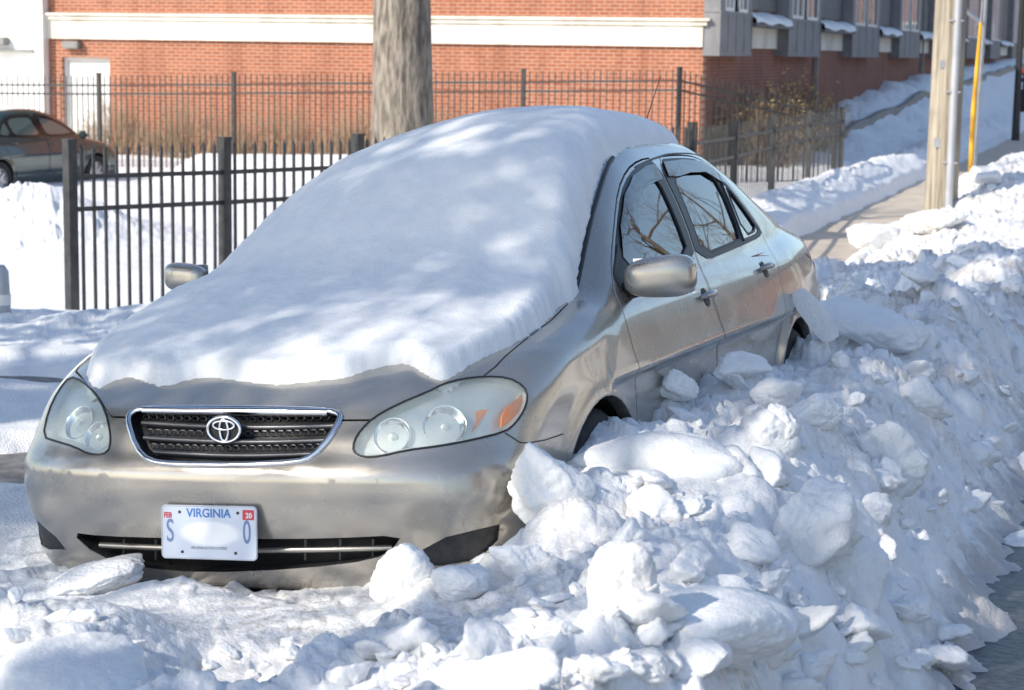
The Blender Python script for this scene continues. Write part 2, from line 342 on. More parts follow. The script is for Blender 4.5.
def set_normals(o):
    me=o.data; nv=len(me.vertices); V=np.empty(nv*3,np.float32); me.vertices.foreach_get('co',V); V=V.reshape(-1,3).astype(float)
    f=np.abs(body(*V.T)); g=fieldgrad(V); nl=len(me.loops); li=np.empty(nl,np.int32); me.loops.foreach_get('vertex_index',li)
    npoly=len(me.polygons); pn=np.empty(npoly*3,np.float32); me.polygons.foreach_get('normal',pn); pn=pn.reshape(-1,3); lt=np.empty(npoly,np.int32); me.polygons.foreach_get('loop_total',lt)
    ln=np.repeat(pn,lt,axis=0).astype(float); ok=(f[li]<.004)&((g[li]*ln).sum(1)>.7); ln[ok]=g[li][ok]
    me.normals_split_custom_set([tuple(a) for a in ln.tolist()])
def cutter(mb): 
    o=mb.build('cutter',MS['black']); return o
def kill(o): 
    me=o.data; bpy.data.objects.remove(o); bpy.data.meshes.remove(me)
# ------------------------------------------------------------------ THE CAR
car=thing('parked_car','champagne sedan buried by a plow, hood windshield and roof under thick snow','car',mw=CARM)
P,Q=surface_nets(shell,(-.93,-.06,.14),(.93,4.56,1.58),.02)
bodyo=npmesh('body',P,Q,MS['paint'],None); 
P2,Q2=P,Q
BV=BVHTree.FromPolygons([Vector(p) for p in P.tolist()],[list(q) for q in Q.tolist()])
camc=CARI@CAMP
def hitpx(px,py):
    d=(CARI.to_3x3()@ray(px,py)).normalized(); h=BV.ray_cast(camc,d); return h[0],h[1]
def hitside(y,z,s=1):
    h=BV.ray_cast(Vector((1.6*s,y,z)),Vector((-s,0,0))); return h[0],h[1]
def dens(poly,step,closed=True):
    out=[]; n=len(poly)
    for i in range(n if closed else n-1):
        a=Vector(poly[i]); b=Vector(poly[(i+1)%n]); k=max(1,int((b-a).length/step))
        for j in range(k): out.append(tuple(a.lerp(b,j/k)))
    if not closed: out.append(tuple(poly[-1]))
    return out
def smoothpoly(poly,it=2,closed=True):
    for _ in range(it):
        n=len(poly); o=[]
        for i in range(n if closed else n-1):
            a=Vector(poly[i]); b=Vector(poly[(i+1)%n]); o+= [tuple(a.lerp(b,.25)),tuple(a.lerp(b,.75))]
        if not closed: o=[tuple(poly[0])]+o+[tuple(poly[-1])]
        poly=o
    return poly
def patch2d(poly,step):
    ol=dens(poly,step); xs=[p[0] for p in ol]; ys=[p[1] for p in ol]; pts=[Vector(p) for p in ol]; n=len(pts)
    def inside(x,y):
        c=False
        for i in range(n):
            a=pts[i];b=pts[i-1]
            if (a.y>y)!=(b.y>y) and x<(b.x-a.x)*(y-a.y)/(b.y-a.y)+a.x: c=not c
        return c
    x=min(xs)+step/2
    while x<max(xs):
        y=min(ys)+step/2
        while y<max(ys):
            if inside(x,y) and min((p-Vector((x,y))).length for p in pts[:n])>step*.5: pts.append(Vector((x,y)))
            y+=step
        x+=step
    vs,es,fs,_,_,_=delaunay_2d_cdt(pts,[],[list(range(n))],1,1e-6)
    return [tuple(v) for v in vs],[list(f) for f in fs],n
def patch(poly,proj,step,off,name,m,parent,thick=0,smooth=True,mirror=False,d=None,sy=True):
    vs,fs,n=patch2d(poly,step); V=[]
    for v in vs:
        h,no=proj(*v)
        if h is None: h=V[-1] if V else Vector((0,0,0)); no=Vector((1,0,0))
        V.append(h+(d if d is not None else no)*off)
        if thick: pass
    k=len(V); Ff=[list(f) for f in fs]
    if thick:
        NN=[proj(*v)[1] or Vector((1,0,0)) for v in vs]; V2=[V[i]-(d if d is not None else NN[i])*thick for i in range(k)]
        edge={}
        for f in fs:
            for i in range(len(f)):
                e=(f[i],f[(i+1)%len(f)]); edge[e]=1
        side=[[b,a,a+k,b+k] for (a,b) in edge if (b,a) not in edge]
        Ff=Ff+[[i+k for i in f[::-1]] for f in fs]+side; V=V+V2
    if mirror: V=[Vector((-v.x,v.y,v.z)) for v in V]
    mb=MB(); mb.v=V; mb.f=Ff; return mb.build(name,m,parent,smooth=smooth)
def strip(pts2,proj,r,off,name,m,parent,closed=True,step=.03,flat=None,mirror=False):
    P=[]
    for p in dens(pts2,step,closed):
        h,no=proj(*p)
        if h is not None: P.append(h+no*off)
    if mirror: P=[Vector((-v.x,v.y,v.z)) for v in P]
    mb=MB(); mb.tube(P,r,6,closed); return mb.build(name,m,parent,smooth=True,ang=80)
# outlines in side view (y,z)
FW=smoothpoly([(1.40,1.005),(1.45,1.055),(1.60,1.15),(1.82,1.262),(2.02,1.325),(2.22,1.356),(2.393,1.366),(2.363,1.15),(2.279,.978),(1.80,.985)],1)
RW=smoothpoly([(2.300,.978),(2.386,1.15),(2.415,1.366),(2.75,1.368),(3.0,1.355),(3.17,1.305),(3.34,1.17),(3.46,1.045),(3.44,1.018),(2.9,.998)],1)
FWp=smoothpoly([(1.50,1.022),(1.63,1.105),(1.82,1.205),(2.02,1.272),(2.20,1.300),(2.30,1.300),(2.275,1.15),(2.225,1.008),(1.80,1.008)],1)
RWp=smoothpoly([(2.40,1.005),(2.455,1.15),(2.505,1.312),(2.75,1.322),(3.02,1.312),(3.12,1.25),(3.06,1.03),(2.9,1.022)],1)
QW=smoothpoly([(3.135,1.035),(3.20,1.235),(3.24,1.225),(3.36,1.10),(3.40,1.05)],1)
DF=smoothpoly([(1.255,.30),(1.275,.60),(1.245,.74),(1.25,.86),(1.285,.925),(1.36,1.00),(1.44,1.065),(1.60,1.165),(1.82,1.277),(2.02,1.34),(2.22,1.372),(2.40,1.378),(2.37,1.15),(2.285,.97),(2.255,.80),(2.255,.30)],1)
DR=smoothpoly([(2.263,.30),(2.263,.80),(2.293,.97),(2.378,1.15),(2.408,1.378),(2.75,1.383),(3.02,1.37),(3.20,1.315),(3.36,1.185),(3.47,1.06),(3.46,.99),(3.40,.90),(3.35,.79),(3.27,.66),(3.18,.56),(3.13,.46),(3.10,.30)],1)
def shrink(poly,d):
    n=len(poly); out=[]; A=sum(poly[i][0]*poly[(i+1)%n][1]-poly[(i+1)%n][0]*poly[i][1] for i in range(n)); sg=1 if A>0 else -1
    for i in range(n):
        a=Vector(poly[i-1]);b=Vector(poly[i]);c=Vector(poly[(i+1)%n]); e1=(b-a).normalized(); e2=(c-b).normalized(); n1=Vector((-e1.y,e1.x))*sg; n2=Vector((-e2.y,e2.x))*sg; m=(n1+n2); m=m/max(m.length_squared/2,.5); out.append(tuple(b+m*d))
    return out
GP=[(128,419),(133,411),(148,408),(180,407.5),(235,408),(300,409),(330,410.5),(341,414),(340,421),(330,438),(314,456),(298,462),(240,465),(175,464),(150,461),(137,448)]
LP=[(70,532),(100,536),(180,538.5),(250,539),(330,538.5),(402,535),(394,548),(374,560),(300,569),(200,573),(135,567),(96,555)]
FR=[(409,564),(420,551),(446,537),(500,524),(498,540),(478,560),(440,566)]
HR=[(353,452),(354,441),(361,430),(373,418),(396,405),(430,391),(443,384),(462,379),(484,376.5),(508,377.5),(524,386),(528,398),(524,411),(515,424),(505,432),(470,440.5),(440,446),(405,450.5),(380,456.5),(363,457.5)]
HL=[(48,412),(58,391),(70,376),(82,381),(96,394),(105,410),(110,430),(110.5,448),(103,455),(88,454),(75,447),(55,441),(43,437)]
def px3(l): return [hitpx(*p)[0] for p in l]
# recess cutters for grille, intake, fog covers, headlamps
LIN=[]
def liner(i,name,m,parent):
    V,dr,back=LIN[i]; c=sum(V,Vector())/len(V); mb=MB(); n=len(V)
    for v in V:
        q=v+(c-v).normalized()*.0022; mb.v+= [q+dr*.003,q+dr*(back-.002)]
    mb.f=[[2*j,2*((j+1)%n),2*((j+1)%n)+1,2*j+1] for j in range(n)]; return mb.build(name,m,parent,smooth=True,ang=60)
def recess(poly2,proj,dr,front,back,step,mirror=False):
    vs,fs,n=patch2d(poly2,step); V=[]
    for v in vs:
        h,_=proj(*v)
        if h is None: h=V[-1].copy()
        V.append(h)
    if mirror: V=[Vector((-v.x,v.y,v.z)) for v in V]; dr=Vector((-dr.x,dr.y,dr.z))
    k=len(V); A=[v-dr*front for v in V]; B=[v+dr*back for v in V]; edge={}
    for f in fs:
        for i in range(len(f)): edge[(f[i],f[(i+1)%len(f)])]=1
    mb=MB(); mb.v=A+B; mb.f=[list(f) for f in fs]+[[i+k for i in f[::-1]] for f in fs]+[[b,a,a+k,b+k] for (a,b) in edge if (b,a) not in edge]; LIN.append((V[:n],dr,back)); return mb,B,fs
dY=Vector((0,1,0)); dH=Vector((-.42,.9,0)).normalized()
cm=MB()
def addmb(a,b): n=len(a.v); a.v+=b.v; a.f+=[[i+n for i in f] for f in b.f]
gm,gB,gF=recess(smoothpoly(GP,1),hitpx,dY,.05,.05,9); addmb(cm,gm)
lm,lB,lF=recess(smoothpoly(LP,1),hitpx,dY,.05,.07,9); addmb(cm,lm)
fm,fB,fF=recess(FR,hitpx,dH,.05,.018,9); addmb(cm,fm)
fm2,fB2,fF2=recess(FR,hitpx,dH,.05,.018,9,mirror=True); addmb(cm,fm2)
hm,hB,hF=recess(HR,hitpx,dH,.06,.045,8); addmb(cm,hm)
HR=smoothpoly(HR,1); HL=smoothpoly(HL,1); hm2,hB2,hF2=recess(HL,hitpx,Vector((.42,.9,0)).normalized(),.06,.045,5); addmb(cm,hm2)
for yy in WY:
    for s in(-1,1):
        pf=[(0,0),(.352,0),(.352,.26),(0,.26)]
        Mx=Matrix.Translation((s*.62,yy,.31))@Matrix.Rotation(R(90)*s,4,'Y'); mb=MB(); mb.lathe([(.352,0),(.352,.4)],40,Mx); addmb(cm,mb)
bm_=MB(); 
arch=cutter(cm)
# doors: outline prisms; windows
def pr(poly,x0,x1): m=MB(); m.prism(poly,x0,x1,0); return m
base=bodyo.copy(); base.data=bodyo.data.copy(); C.objects.link(base)
winc=MB()
for s in(-1,1):
    for w in(FWp,RWp,QW): addmb(winc,pr(w,.50*s,1.05*s))
HOOD=[(-.37,.03),(.37,.03),(.385,.10),(.45,.128),(.50,.172),(.575,.245),(.68,.372),(.695,.45),(.705,.9),(.69,1.125),(.35,1.10),(0,1.09)]
HOOD=[(-.33,.03)]+HOOD[1:]+[(-.35,1.10),(-.69,1.125),(-.715,.9),(-.72,.46),(-.70,.41),(-.56,.26),(-.435,.15),(-.385,.118),(-.345,.10)]
doorcut=MB()
for s in(-1,1): addmb(doorcut,pr(DF,.53*s,1.06*s)); 
doorcut2=MB()
for s in(-1,1): addmb(doorcut2,pr(DR,.531*s,1.06*s))
hc_=MB(); hc_.prism(HOOD,.692,1.3)
for mb in (doorcut,doorcut2,hc_):
    c=cutter(mb); boolean(bodyo,c); kill(c)
boolean(bodyo,arch); 
wc=cutter(winc)
boolean(bodyo,wc)
bodyo.parent=car
def piece(name,mb,extra=None,parent=car):
    o=base.copy(); o.data=base.data.copy(); o.name=name; C.objects.link(o); c=cutter(mb); boolean(o,c,'INTERSECT'); kill(c)
    for e in (extra or []): boolean(o,e)
    o.parent=parent; return o
doors=[]
set_normals(bodyo)
for s in(1,-1):
    for D_,nm in((DF,'front'),(DR,'rear')):
        o=piece('door',pr(shrink(D_,.006),.535*s,1.05*s),[arch,wc] if nm=='rear' else [wc,arch]); set_normals(o); doors.append((o,s,nm))
hd=MB(); hd.prism(shrink(HOOD,.006),.697,1.3); hood=piece('hood',hd,[arch]); set_normals(hood)
kill(base); kill(arch); kill(wc)
# inner floor skin colours come with the shell; dark liner material for cavities
def sideproj(s): return lambda y,z: hitside(y,z,s)
for (o,s,nm) in doors:
    pj=sideproj(s)
    W_,Wp=(FW,FWp) if nm=='front' else (RW,RWp)
    # black window surround: ring between outer and pane outline
    so,sp=dens(W_,.02),None
    frames=[Wp] if nm=='front' else [RWp,QW]
    for w in frames:
        strip(w,pj,.006,-.002,'window_seal',MS['black'],o,step=.03)
    # black trim band (patch with hole approximated by strips of tubes)
    cx=sum(p[0] for p in Wp)/len(Wp); cz=sum(p[1] for p in Wp)/len(Wp)
    rings=[]; n=120
    O=dens(W_,.01); 
    # match by angle
    def rad(poly,a,cx=cx,cz=cz):
        best=0; d=Vector((math.cos(a),math.sin(a)))
        for i in range(len(poly)):
            p=Vector(poly[i])-Vector((cx,cz)); q=Vector(poly[(i+1)%len(poly)])-Vector((cx,cz)); e=q-p; den=d.x*e.y-d.y*e.x
            if abs(den)<1e-9: continue
            t=(p.x*e.y-p.y*e.x)/den; v=(p.x*d.y-p.y*d.x)/den
            if t>0 and -1e-6<=v<=1+1e-6: best=max(best,t)
        return best
    inner=Wp
    if nm=='rear':
        inner=smoothpoly([(2.40,1.005),(2.455,1.15),(2.505,1.312),(2.75,1.322),(3.02,1.312),(3.20,1.245),(3.25,1.225),(3.36,1.10),(3.405,1.05),(3.39,1.035),(2.9,1.022)],1)
        cx=sum(p[0] for p in inner)/len(inner); cz=sum(p[1] for p in inner)/len(inner)
    V=[];Fc=[]
    for i in range(n):
        a=2*math.pi*i/n; d=Vector((math.cos(a),math.sin(a))); r1=rad(inner,a,cx,cz); r2=rad(W_,a,cx,cz)
        for k_ in range(4):
            p=Vector((cx,cz))+d*(r1+(max(r2,r1+.004)-r1)*k_/3); h,no=pj(p.x,p.y); 
            if h is None: h,no=Vector((.7*s,p.x,p.y)),Vector((s,0,0))
            V.append(h+no*.0025)
    for i in range(n):
        for k_ in range(3): j=(i+1)%n; Fc.append([i*4+k_,j*4+k_,j*4+k_+1,i*4+k_+1])
    mb=MB(); mb.v=V; mb.f=Fc; t=mb.build('window_trim',MS['black'],o,smooth=True)
    if nm=='rear': strip([(3.065,1.02),(3.165,1.295)],pj,.012,-.002,'division_bar',MS['black'],o,closed=False,step=.03)
    for w in frames: patch(w,pj,.035,-.005,'window',MS['glass'],o)
    # smoked rain visor over the top of the window
    if nm=='front': vis=[(1.50,1.052),(1.62,1.150),(1.82,1.250),(2.02,1.312),(2.22,1.342),(2.35,1.348),(2.34,1.292),(2.22,1.283),(2.05,1.262),(1.90,1.215),(1.80,1.15),(1.70,1.04),(1.60,1.02),(1.53,1.02)]
    else: vis=[(2.43,1.30),(2.465,1.352),(2.75,1.357),(3.0,1.345),(3.15,1.30),(3.2,1.25),(3.13,1.262),(2.98,1.302),(2.75,1.305),(2.55,1.295)]
    patch(vis,pj,.03,.009,'rain_visor',MS['visor'],o,thick=.003)
    # handle
    hy,hz=(2.185,.862) if nm=='front' else (3.15,.897)
    h,no=pj(hy,hz); mb=MB()
    cupM=Matrix.Translation(h)@no.to_track_quat('Z','Y').to_matrix().to_4x4()
    hb=MB(); hb.lathe([(.001,.001),(.030,.0014),(.036,.003)],24,Matrix.Translation(h-no*.001)@Matrix.Rotation(0,4,'Z')@no.to_track_quat('Z','Y').to_matrix().to_4x4()); hb.build('handle_cup',MS['plastic'],o,smooth=True)
    tb=MB(); pts=[h+Vector((0,-.085+.17*k_/8,.004))+no*(.004+.026*math.sin(math.pi*k_/8)**.6) for k_ in range(9)]; tb.tube(pts,[.007,.011,.013,.014,.014,.014,.013,.011,.007],10); tb.build('handle',MS['paint'],o,smooth=True,ang=80)
    if nm=='front':
        # door mirror
        mc=Vector((.905,1.40,.995)) if s>0 else Vector((-.845,1.36,1.02)); mm=MB()
        bmx=bmesh.new(); bmesh.ops.create_icosphere(bmx,subdivisions=4,radius=1)
        for v in bmx.verts:
            c=v.co; p=3.2; 
            r=(abs(c.x)**p+abs(c.y)**p+abs(c.z)**p)**(-1/p); q=c*r
            w=1+.10*q.x*s; v.co=Vector((q.x*.118,q.y*.062*(1 if q.y<0 else .55)+ .012*q.x*s,q.z*.068*w+.006*q.x*s))
        mel=bpy.data.meshes.new('mirror_housing'); bmx.to_mesh(mel); bmx.free(); mel.polygons.foreach_set('use_smooth',[True]*len(mel.polygons))
        mo=bpy.data.objects.new('mirror',mel); link(mo,car,[MS['paint']]); mo.location=mc; mo.scale=(1,1,1) if s>0 else (.72,.75,.72)
        gb=MB(); gb.box((0,.036,0),(.21,.004,.115),bev=.0015); gb.build('mirror_glass',MS['chrome'],mo)
        st=MB(); b0=hitside(1.43,.955,s)[0]; q0=b0-mc; st.tube([q0,q0.lerp(Vector((-.10*s,0,-.045)),.5)+Vector((0,0,-.008)),Vector((-.09*s,0,-.04))],[.032,.026,.03],12); st.build('mirror_arm',MS['plastic'],mo,smooth=True,ang=80)
        tri=[(1.36,.955),(1.375,1.005),(1.52,1.095),(1.525,.985),(1.45,.955)]
        patch(tri,pj,.03,.006,'mirror_sail',MS['plastic'],o,thick=.004)
# windshield and rear glass panels
def topproj(x,y):
    h=BV.ray_cast(Vector((x,y,2.2)),Vector((0,0,-1))); return h[0],h[1]
patch([(-.665,1.24),(0,1.13),(.665,1.24),(.60,1.62),(.535,1.99),(0,2.08),(-.535,1.99),(-.60,1.62)],topproj,.06,.004,'windshield',MS['darkglass'],car)
patch([(-.50,3.25),(0,3.2),(.50,3.25),(.56,3.62),(.60,3.93),(0,4.0),(-.60,3.93),(-.56,3.62)],topproj,.06,.004,'rear_window',MS['darkglass'],car)
for s in(1,-1):
    strip([(.672*s,1.22),(.612*s,1.62),(.555*s,1.96),(.548*s,2.02)],topproj,.009,.004,'windshield_trim',MS['black'],car,closed=False,step=.05)
    strip([(.60*s,2.12),(.575*s,2.6),(.56*s,3.2)],topproj,.005,-.002,'roof_trim',MS['black'],car,closed=False,step=.06)
# cowl cover at the hood's rear edge
patch([(-.66,1.135),(.66,1.135),(.66,1.215),(0,1.13),(-.66,1.215)],topproj,.05,.003,'cowl',MS['plastic'],car)
# grille
def backpanel(B,Fs,name,m,off,parent=car):
    mb=MB(); mb.v=[v-dY*off for v in B]; mb.f=[list(f) for f in Fs]; return mb.build(name,m,parent,smooth=True)
grille=backpanel(gB,gF,'grille',MS['black'],.004)
liner(0,'grille_liner',MS['black'],grille); g3=px3(dens(smoothpoly(GP,1),4)); tm=MB(); tm.tube([p-dY*.004 for p in g3],.009,10,True); tm.build('chrome_surround',MS['chrome'],grille,smooth=True,ang=80)
tp=px3([(x,409.5+ (x-235)*.012) for x in range(145,332,8)]); tm=MB(); tm.tube([p-dY*.006+Vector((0,0,-.004)) for p in tp],.013,10); tm.build('chrome_bar',MS['chrome'],grille,smooth=True,ang=80)
for (xa,ya,xb,yb) in((138,424,334,427),(140,439,326,441.5),(150,453,314,455)):
    pts=px3([(xa+(xb-xa)*k/14,ya+(yb-ya)*k/14+3.0*math.sin(math.pi*k/14)) for k in range(15)])
    tm=MB(); 
    for p in pts: pass
    tm.tube([p+dY*.024 for p in pts],.0075,8); tm.build('grille_bar',MS['gbar'],grille,smooth=True,ang=80)
hx=MB()
for row,(yy) in enumerate((418.5,433,447.5)):
    x=140+(row*4); 
    while x<332-row*8:
        p=hitpx(x,yy+2.4*math.sin(math.pi*(x-138)/196)); 
        if p[0] is not None:
            c=p[0]+dY*.034
            pts=[c+Vector((.0115*math.cos(a),0,.0075*math.sin(a))) for a in [k*math.pi/3 for k in range(6)]]; hx.tube(pts,.0018,4,True)
            c2=c+Vector((.0,0,.0))
        x+=8.2
hx.build('honeycomb_mesh',MS['gbar'],grille)
# emblem: three interlocking ovals
ec=hitpx(226,429)[0]-dY*.004; em=MB()
def oval(cx,cz,a,b,n=36): return [ec+Vector((cx+a*math.cos(t),-.008-.0*abs(math.cos(t)),cz+b*math.sin(t))) for t in [2*math.pi*k/n for k in range(n)]]
em.tube(oval(0,0,.052,.036),.0052,8,True); em.tube(oval(0,.012,.034,.0125),.0040,8,True); em.tube(oval(0,-.0015,.0135,.031),.0040,8,True)
emo=em.build('emblem',MS['chrome'],car,smooth=True,ang=80); eb=MB(); eb.v=[ec+Vector((.05*math.cos(2*math.pi*k/30),.004,.034*math.sin(2*math.pi*k/30))) for k in range(30)]+[ec+Vector((.05*math.cos(2*math.pi*k/30),-.003,.034*math.sin(2*math.pi*k/30))) for k in range(30)]; eb.f=[[k,(k+1)%30,30+(k+1)%30,30+k] for k in range(30)]+[list(range(30)),list(range(30,60))]; eb.build('emblem_back',MS['black'],emo)
# lower intake
low=backpanel(lB,lF,'lower_intake',MS['black'],.004); liner(1,'intake_liner',MS['plastic'],low)
for (ya,yb) in((549,552),):
    pts=px3([(95+ (388-95)*k/20,ya+3.5*math.sin(math.pi*k/20)+(yb-ya)*k/20-2) for k in range(21)]); tm=MB(); tm.tube([p+dY*.03 for p in pts],.0095,8); tm.build('intake_bar',MS['paint'],low,smooth=True,ang=80)
for x in (118,150,182,300,335,368):
    a=hitpx(x,541)[0]; b=hitpx(x,562)[0]
    if a and b: tm=MB(); tm.tube([a+dY*.034,b+dY*.034],.0045,6); tm.build('intake_rib',MS['gbar'],low,smooth=True,ang=80)
for B_,F_ in((fB,fF),(fB2,fF2)):
    mb=MB(); mb.v=[v-Vector((0,.012,0)) for v in B_]; mb.f=[list(f) for f in F_]; mb.build('fog_light_cover',MS['plastic'],car,smooth=True)
# headlamps
for (B_,F_,s) in((hB,hF,1),(hB2,hF2,-1)):
    dh=Vector((dH.x*s,dH.y,0)); mb=MB(); mb.v=[v-dh*.004 for v in B_]; mb.f=[list(f) for f in F_]; hl=mb.build('headlight',MS['housing'],car,smooth=True); liner(4 if s>0 else 5,'headlight_liner',MS['housing'],hl)
    OL=HR if s>0 else HL; patch(OL,hitpx,6,.001,'lens',MS['lens'],hl,thick=.003)
    for (px,py,r) in((391,431,.050),(446,421,.058)) if s>0 else ((93,433,.044),(73,418,.05)):
        p,nn_=hitpx(px,py); p=p-nn_*.030
        ax=(camc-p).normalized() if s>0 else Vector((-.15,-1,.05)).normalized()
        ax=(nn_+Vector((0,-.35,0))).normalized(); Mx=Matrix.Translation(p)@ax.to_track_quat('Z','Y').to_matrix().to_4x4(); bw=MB()
        bw.lathe([(.006,.004),(.010,-.006),(.012,-.022),(r*.5,-.018),(r*.85,-.006),(r,.004),(r*1.06,.005),(r*1.08,.000),(r*1.05,-.03)],36,Mx); bo_=bw.build('reflector_bowl',MS['chrome'],hl,smooth=True,ang=60); bl=MB(); bl.lathe([(.012,-.02),(.012,.002),(.008,.010),(.001,.012)],14,Mx); bl.build('bulb_cap',MS['reflector'],bo_,smooth=True)
    if s<0: strip(HL,hitpx,.0035,.0,'headlight_gasket',MS['black'],hl,step=3); continue
    am=[(508,424),(502,427),(503,415),(508,406),(518,398),(523,393),(524,401),(520,412)]
    patch(am,hitpx,5,-.004,'turn_signal',MS['amber'],hl,thick=.006,mirror=(s<0))
    am=[(476,428),(480,415),(478,402),(477,393),(486,392),(497,393),(495,401),(488,412),(481,424)]
    patch(am,hitpx,5,-.030,'inner_reflector',mat('faded_amber',(.85,.30,.12),.4),hl,thick=.004,mirror=(s<0))
    strip(HR,hitpx,.0035,.000,'headlight_gasket',MS['black'],hl,step=4,mirror=(s<0))
# bumper seam
for mir in(False,True):
    strip([(505,433),(513,438),(520,442.5),(528,443),(545,440),(563,434)],hitpx,.0022,.0,'bumper_seam',MS['black'],car,closed=False,step=4,mirror=mir)
# licence plate with lettering
pc=[Vector((-.152,0,.475)),Vector((.152,0,.475)),Vector((.152,0,.323)),Vector((-.152,0,.323))]
q=[hitpx(164,505)[0],hitpx(260,506)[0]]
plc=Vector((-.006,-.016,.392)); plM=Matrix.Translation(plc)@Matrix.Rotation(R(84),4,'X')@Matrix.Rotation(R(.6),4,'Z')
plate=bpy.data.objects.new('licence_plate',None); C.objects.link(plate); plate.parent=car; plate.matrix_local=plM
def rrect(w,h,r,n=6):
    o=[]
    for cx,cy,a0 in((w/2-r,h/2-r,0),(-w/2+r,h/2-r,90),(-w/2+r,-h/2+r,180),(w/2-r,-h/2+r,270)):
        for k in range(n+1): a=R(a0+90*k/n); o.append((cx+r*math.cos(a),cy+r*math.sin(a)))
    return o
def platemat():
    def f(nt,b):
        v=coords(nt); s=nt.nodes.new('ShaderNodeSeparateXYZ'); nt.links.new(v,s.inputs[0])
        # printed face: blue-white with a bleached white centre
        ln=N(nt,'ShaderNodeVectorMath',operation='LENGTH'); mp=nt.nodes.new('ShaderNodeMapping'); mp.inputs['Scale'].default_value=(9.5,26,0); mp.inputs['Location'].default_value=(-.04,.1,0); nt.links.new(v,mp.inputs[0]); nt.links.new(mp.outputs[0],ln.inputs[0])
        r=ramp(nt,ln.outputs['Value'],[(.75,(.95,.95,.95)),(1.0,(.66,.71,.80))]); nt.links.new(r.outputs[0],b.inputs['Base Color'])
    return mat('plate_face',(.7,.74,.82),.35,build=f)
mb=MB(); mb.prism(rrect(.305,.152,.014),0,.003); mb.build('plate_face',platemat(),plate)
rim_=MB(); rim_.tube([Vector((x,y,.003)) for x,y in rrect(.300,.147,.013)],.0022,6,True); rim_.build('plate_rim',mat('plate_rim',(.6,.62,.66),.35),plate,smooth=True)
def text(s,size,loc,m,name,parent,sx=1,bold=0,align='CENTER'):
    cu=bpy.data.curves.new(name,'FONT'); cu.body=s; cu.size=size; cu.align_x=align; cu.align_y='CENTER'; cu.extrude=.0003; cu.offset=bold
    o=bpy.data.objects.new(name,cu); C.objects.link(o); dg=bpy.context.evaluated_depsgraph_get(); me=bpy.data.meshes.new_from_object(o.evaluated_get(dg)); bpy.data.objects.remove(o)
    o=bpy.data.objects.new(name,me); link(o,parent,[m]); o.location=loc; o.scale=(sx,1,1); return o
blue=mat('plate_blue_ink',(.05,.20,.55),.5); navy=mat('plate_grey_blue_ink',(.16,.25,.45),.5); redi=mat('plate_red_ink',(.62,.05,.08),.5); greyi=mat('plate_grey_ink',(.35,.36,.42),.5)
text('VIRGINIA',.034,(0,.053,.0036),blue,'state_name',plate,1.0,.0006)
text('S',.092,(-.124,.000,.0036),navy,'plate_character',plate,.62,.0004); text('0',.092,(.121,.000,.0036),navy,'plate_character',plate,.58,.0004)
text('VIRGINIA IS FOR LOVERS',.0105,(0,-.044,.0036),greyi,'slogan',plate,1.0,.0002)
text('FEB',.021,(-.131,.046,.0036),redi,'month_sticker',plate,.8,.0008)
mb=MB(); mb.prism([(x+.126,y+.051) for x,y in rrect(.036,.028,.002)],.0031,.0040); st_=mb.build('year_sticker',redi,plate)
text('20',.020,(.128,.049,.0045),mat('sticker_white',(.8,.8,.8),.5),'sticker_digits',st_,1,.0006)
for x,y in((-.093,.056),(.093,.056),(-.085,-.056),(.085,-.056)):
    mb=MB(); mb.lathe([(.0045,.003),(.004,.0055),(.001,.006)],12,Matrix.Translation((x,y,0))); mb.build('plate_bolt',MS['plastic'],plate,smooth=True)
# wheels
def wheel_parts(parent,loc,s,r=.315):
    e=bpy.data.objects.new('wheel',None); C.objects.link(e); e.parent=parent; e.location=loc; e.rotation_euler=(0,R(90)*s,0)
    t=MB(); t.lathe([(.20,-.09),(.27,-.10),(r-.02,-.098),(r,-.075),(r,.075),(r-.02,.098),(.27,.10),(.20,.09),(.20,-.09)],40); t.build('tyre',MS['tyre'],e,smooth=True,ang=50)
    m=MB(); m.lathe([(.205,-.08),(.205,.085),(.19,.088),(.185,.04),(.05,.045),(.045,.06),(.001,.062)],40); 
    for k in range(7):
        a=2*math.pi*k/7; m.box((.115*math.cos(a),.115*math.sin(a),.06),(.15,.035,.02),a,bev=.005)
    m.build('rim',MS['rim'],e,smooth=True,ang=40)
for yy in WY:
    for s in(-1,1): wheel_parts(car,Vector((s*.735,yy,.305)),s)
# dark liners inside the wheel arches
for yy in WY:
    for s in(-1,1):
        mb=MB(); k=20
        for j in range(k+1):
            a=math.pi*j/k; 
            for x in(.605,.822): mb.v.append(Vector((x*s,yy+.347*math.cos(a)*-1,.31+.347*math.sin(a))))
        for j in range(k): mb.f.append([2*j,2*j+1,2*j+3,2*j+2])
        b=len(mb.v); mb.v+= [Vector((.607*s,yy+.345*math.cos(math.pi*j/k),.31+.345*math.sin(math.pi*j/k))) for j in range(k+1)]; mb.f.append([b+j for j in range(k+1)])
        mb.build('arch_liner',MS['black'],car,smooth=True)
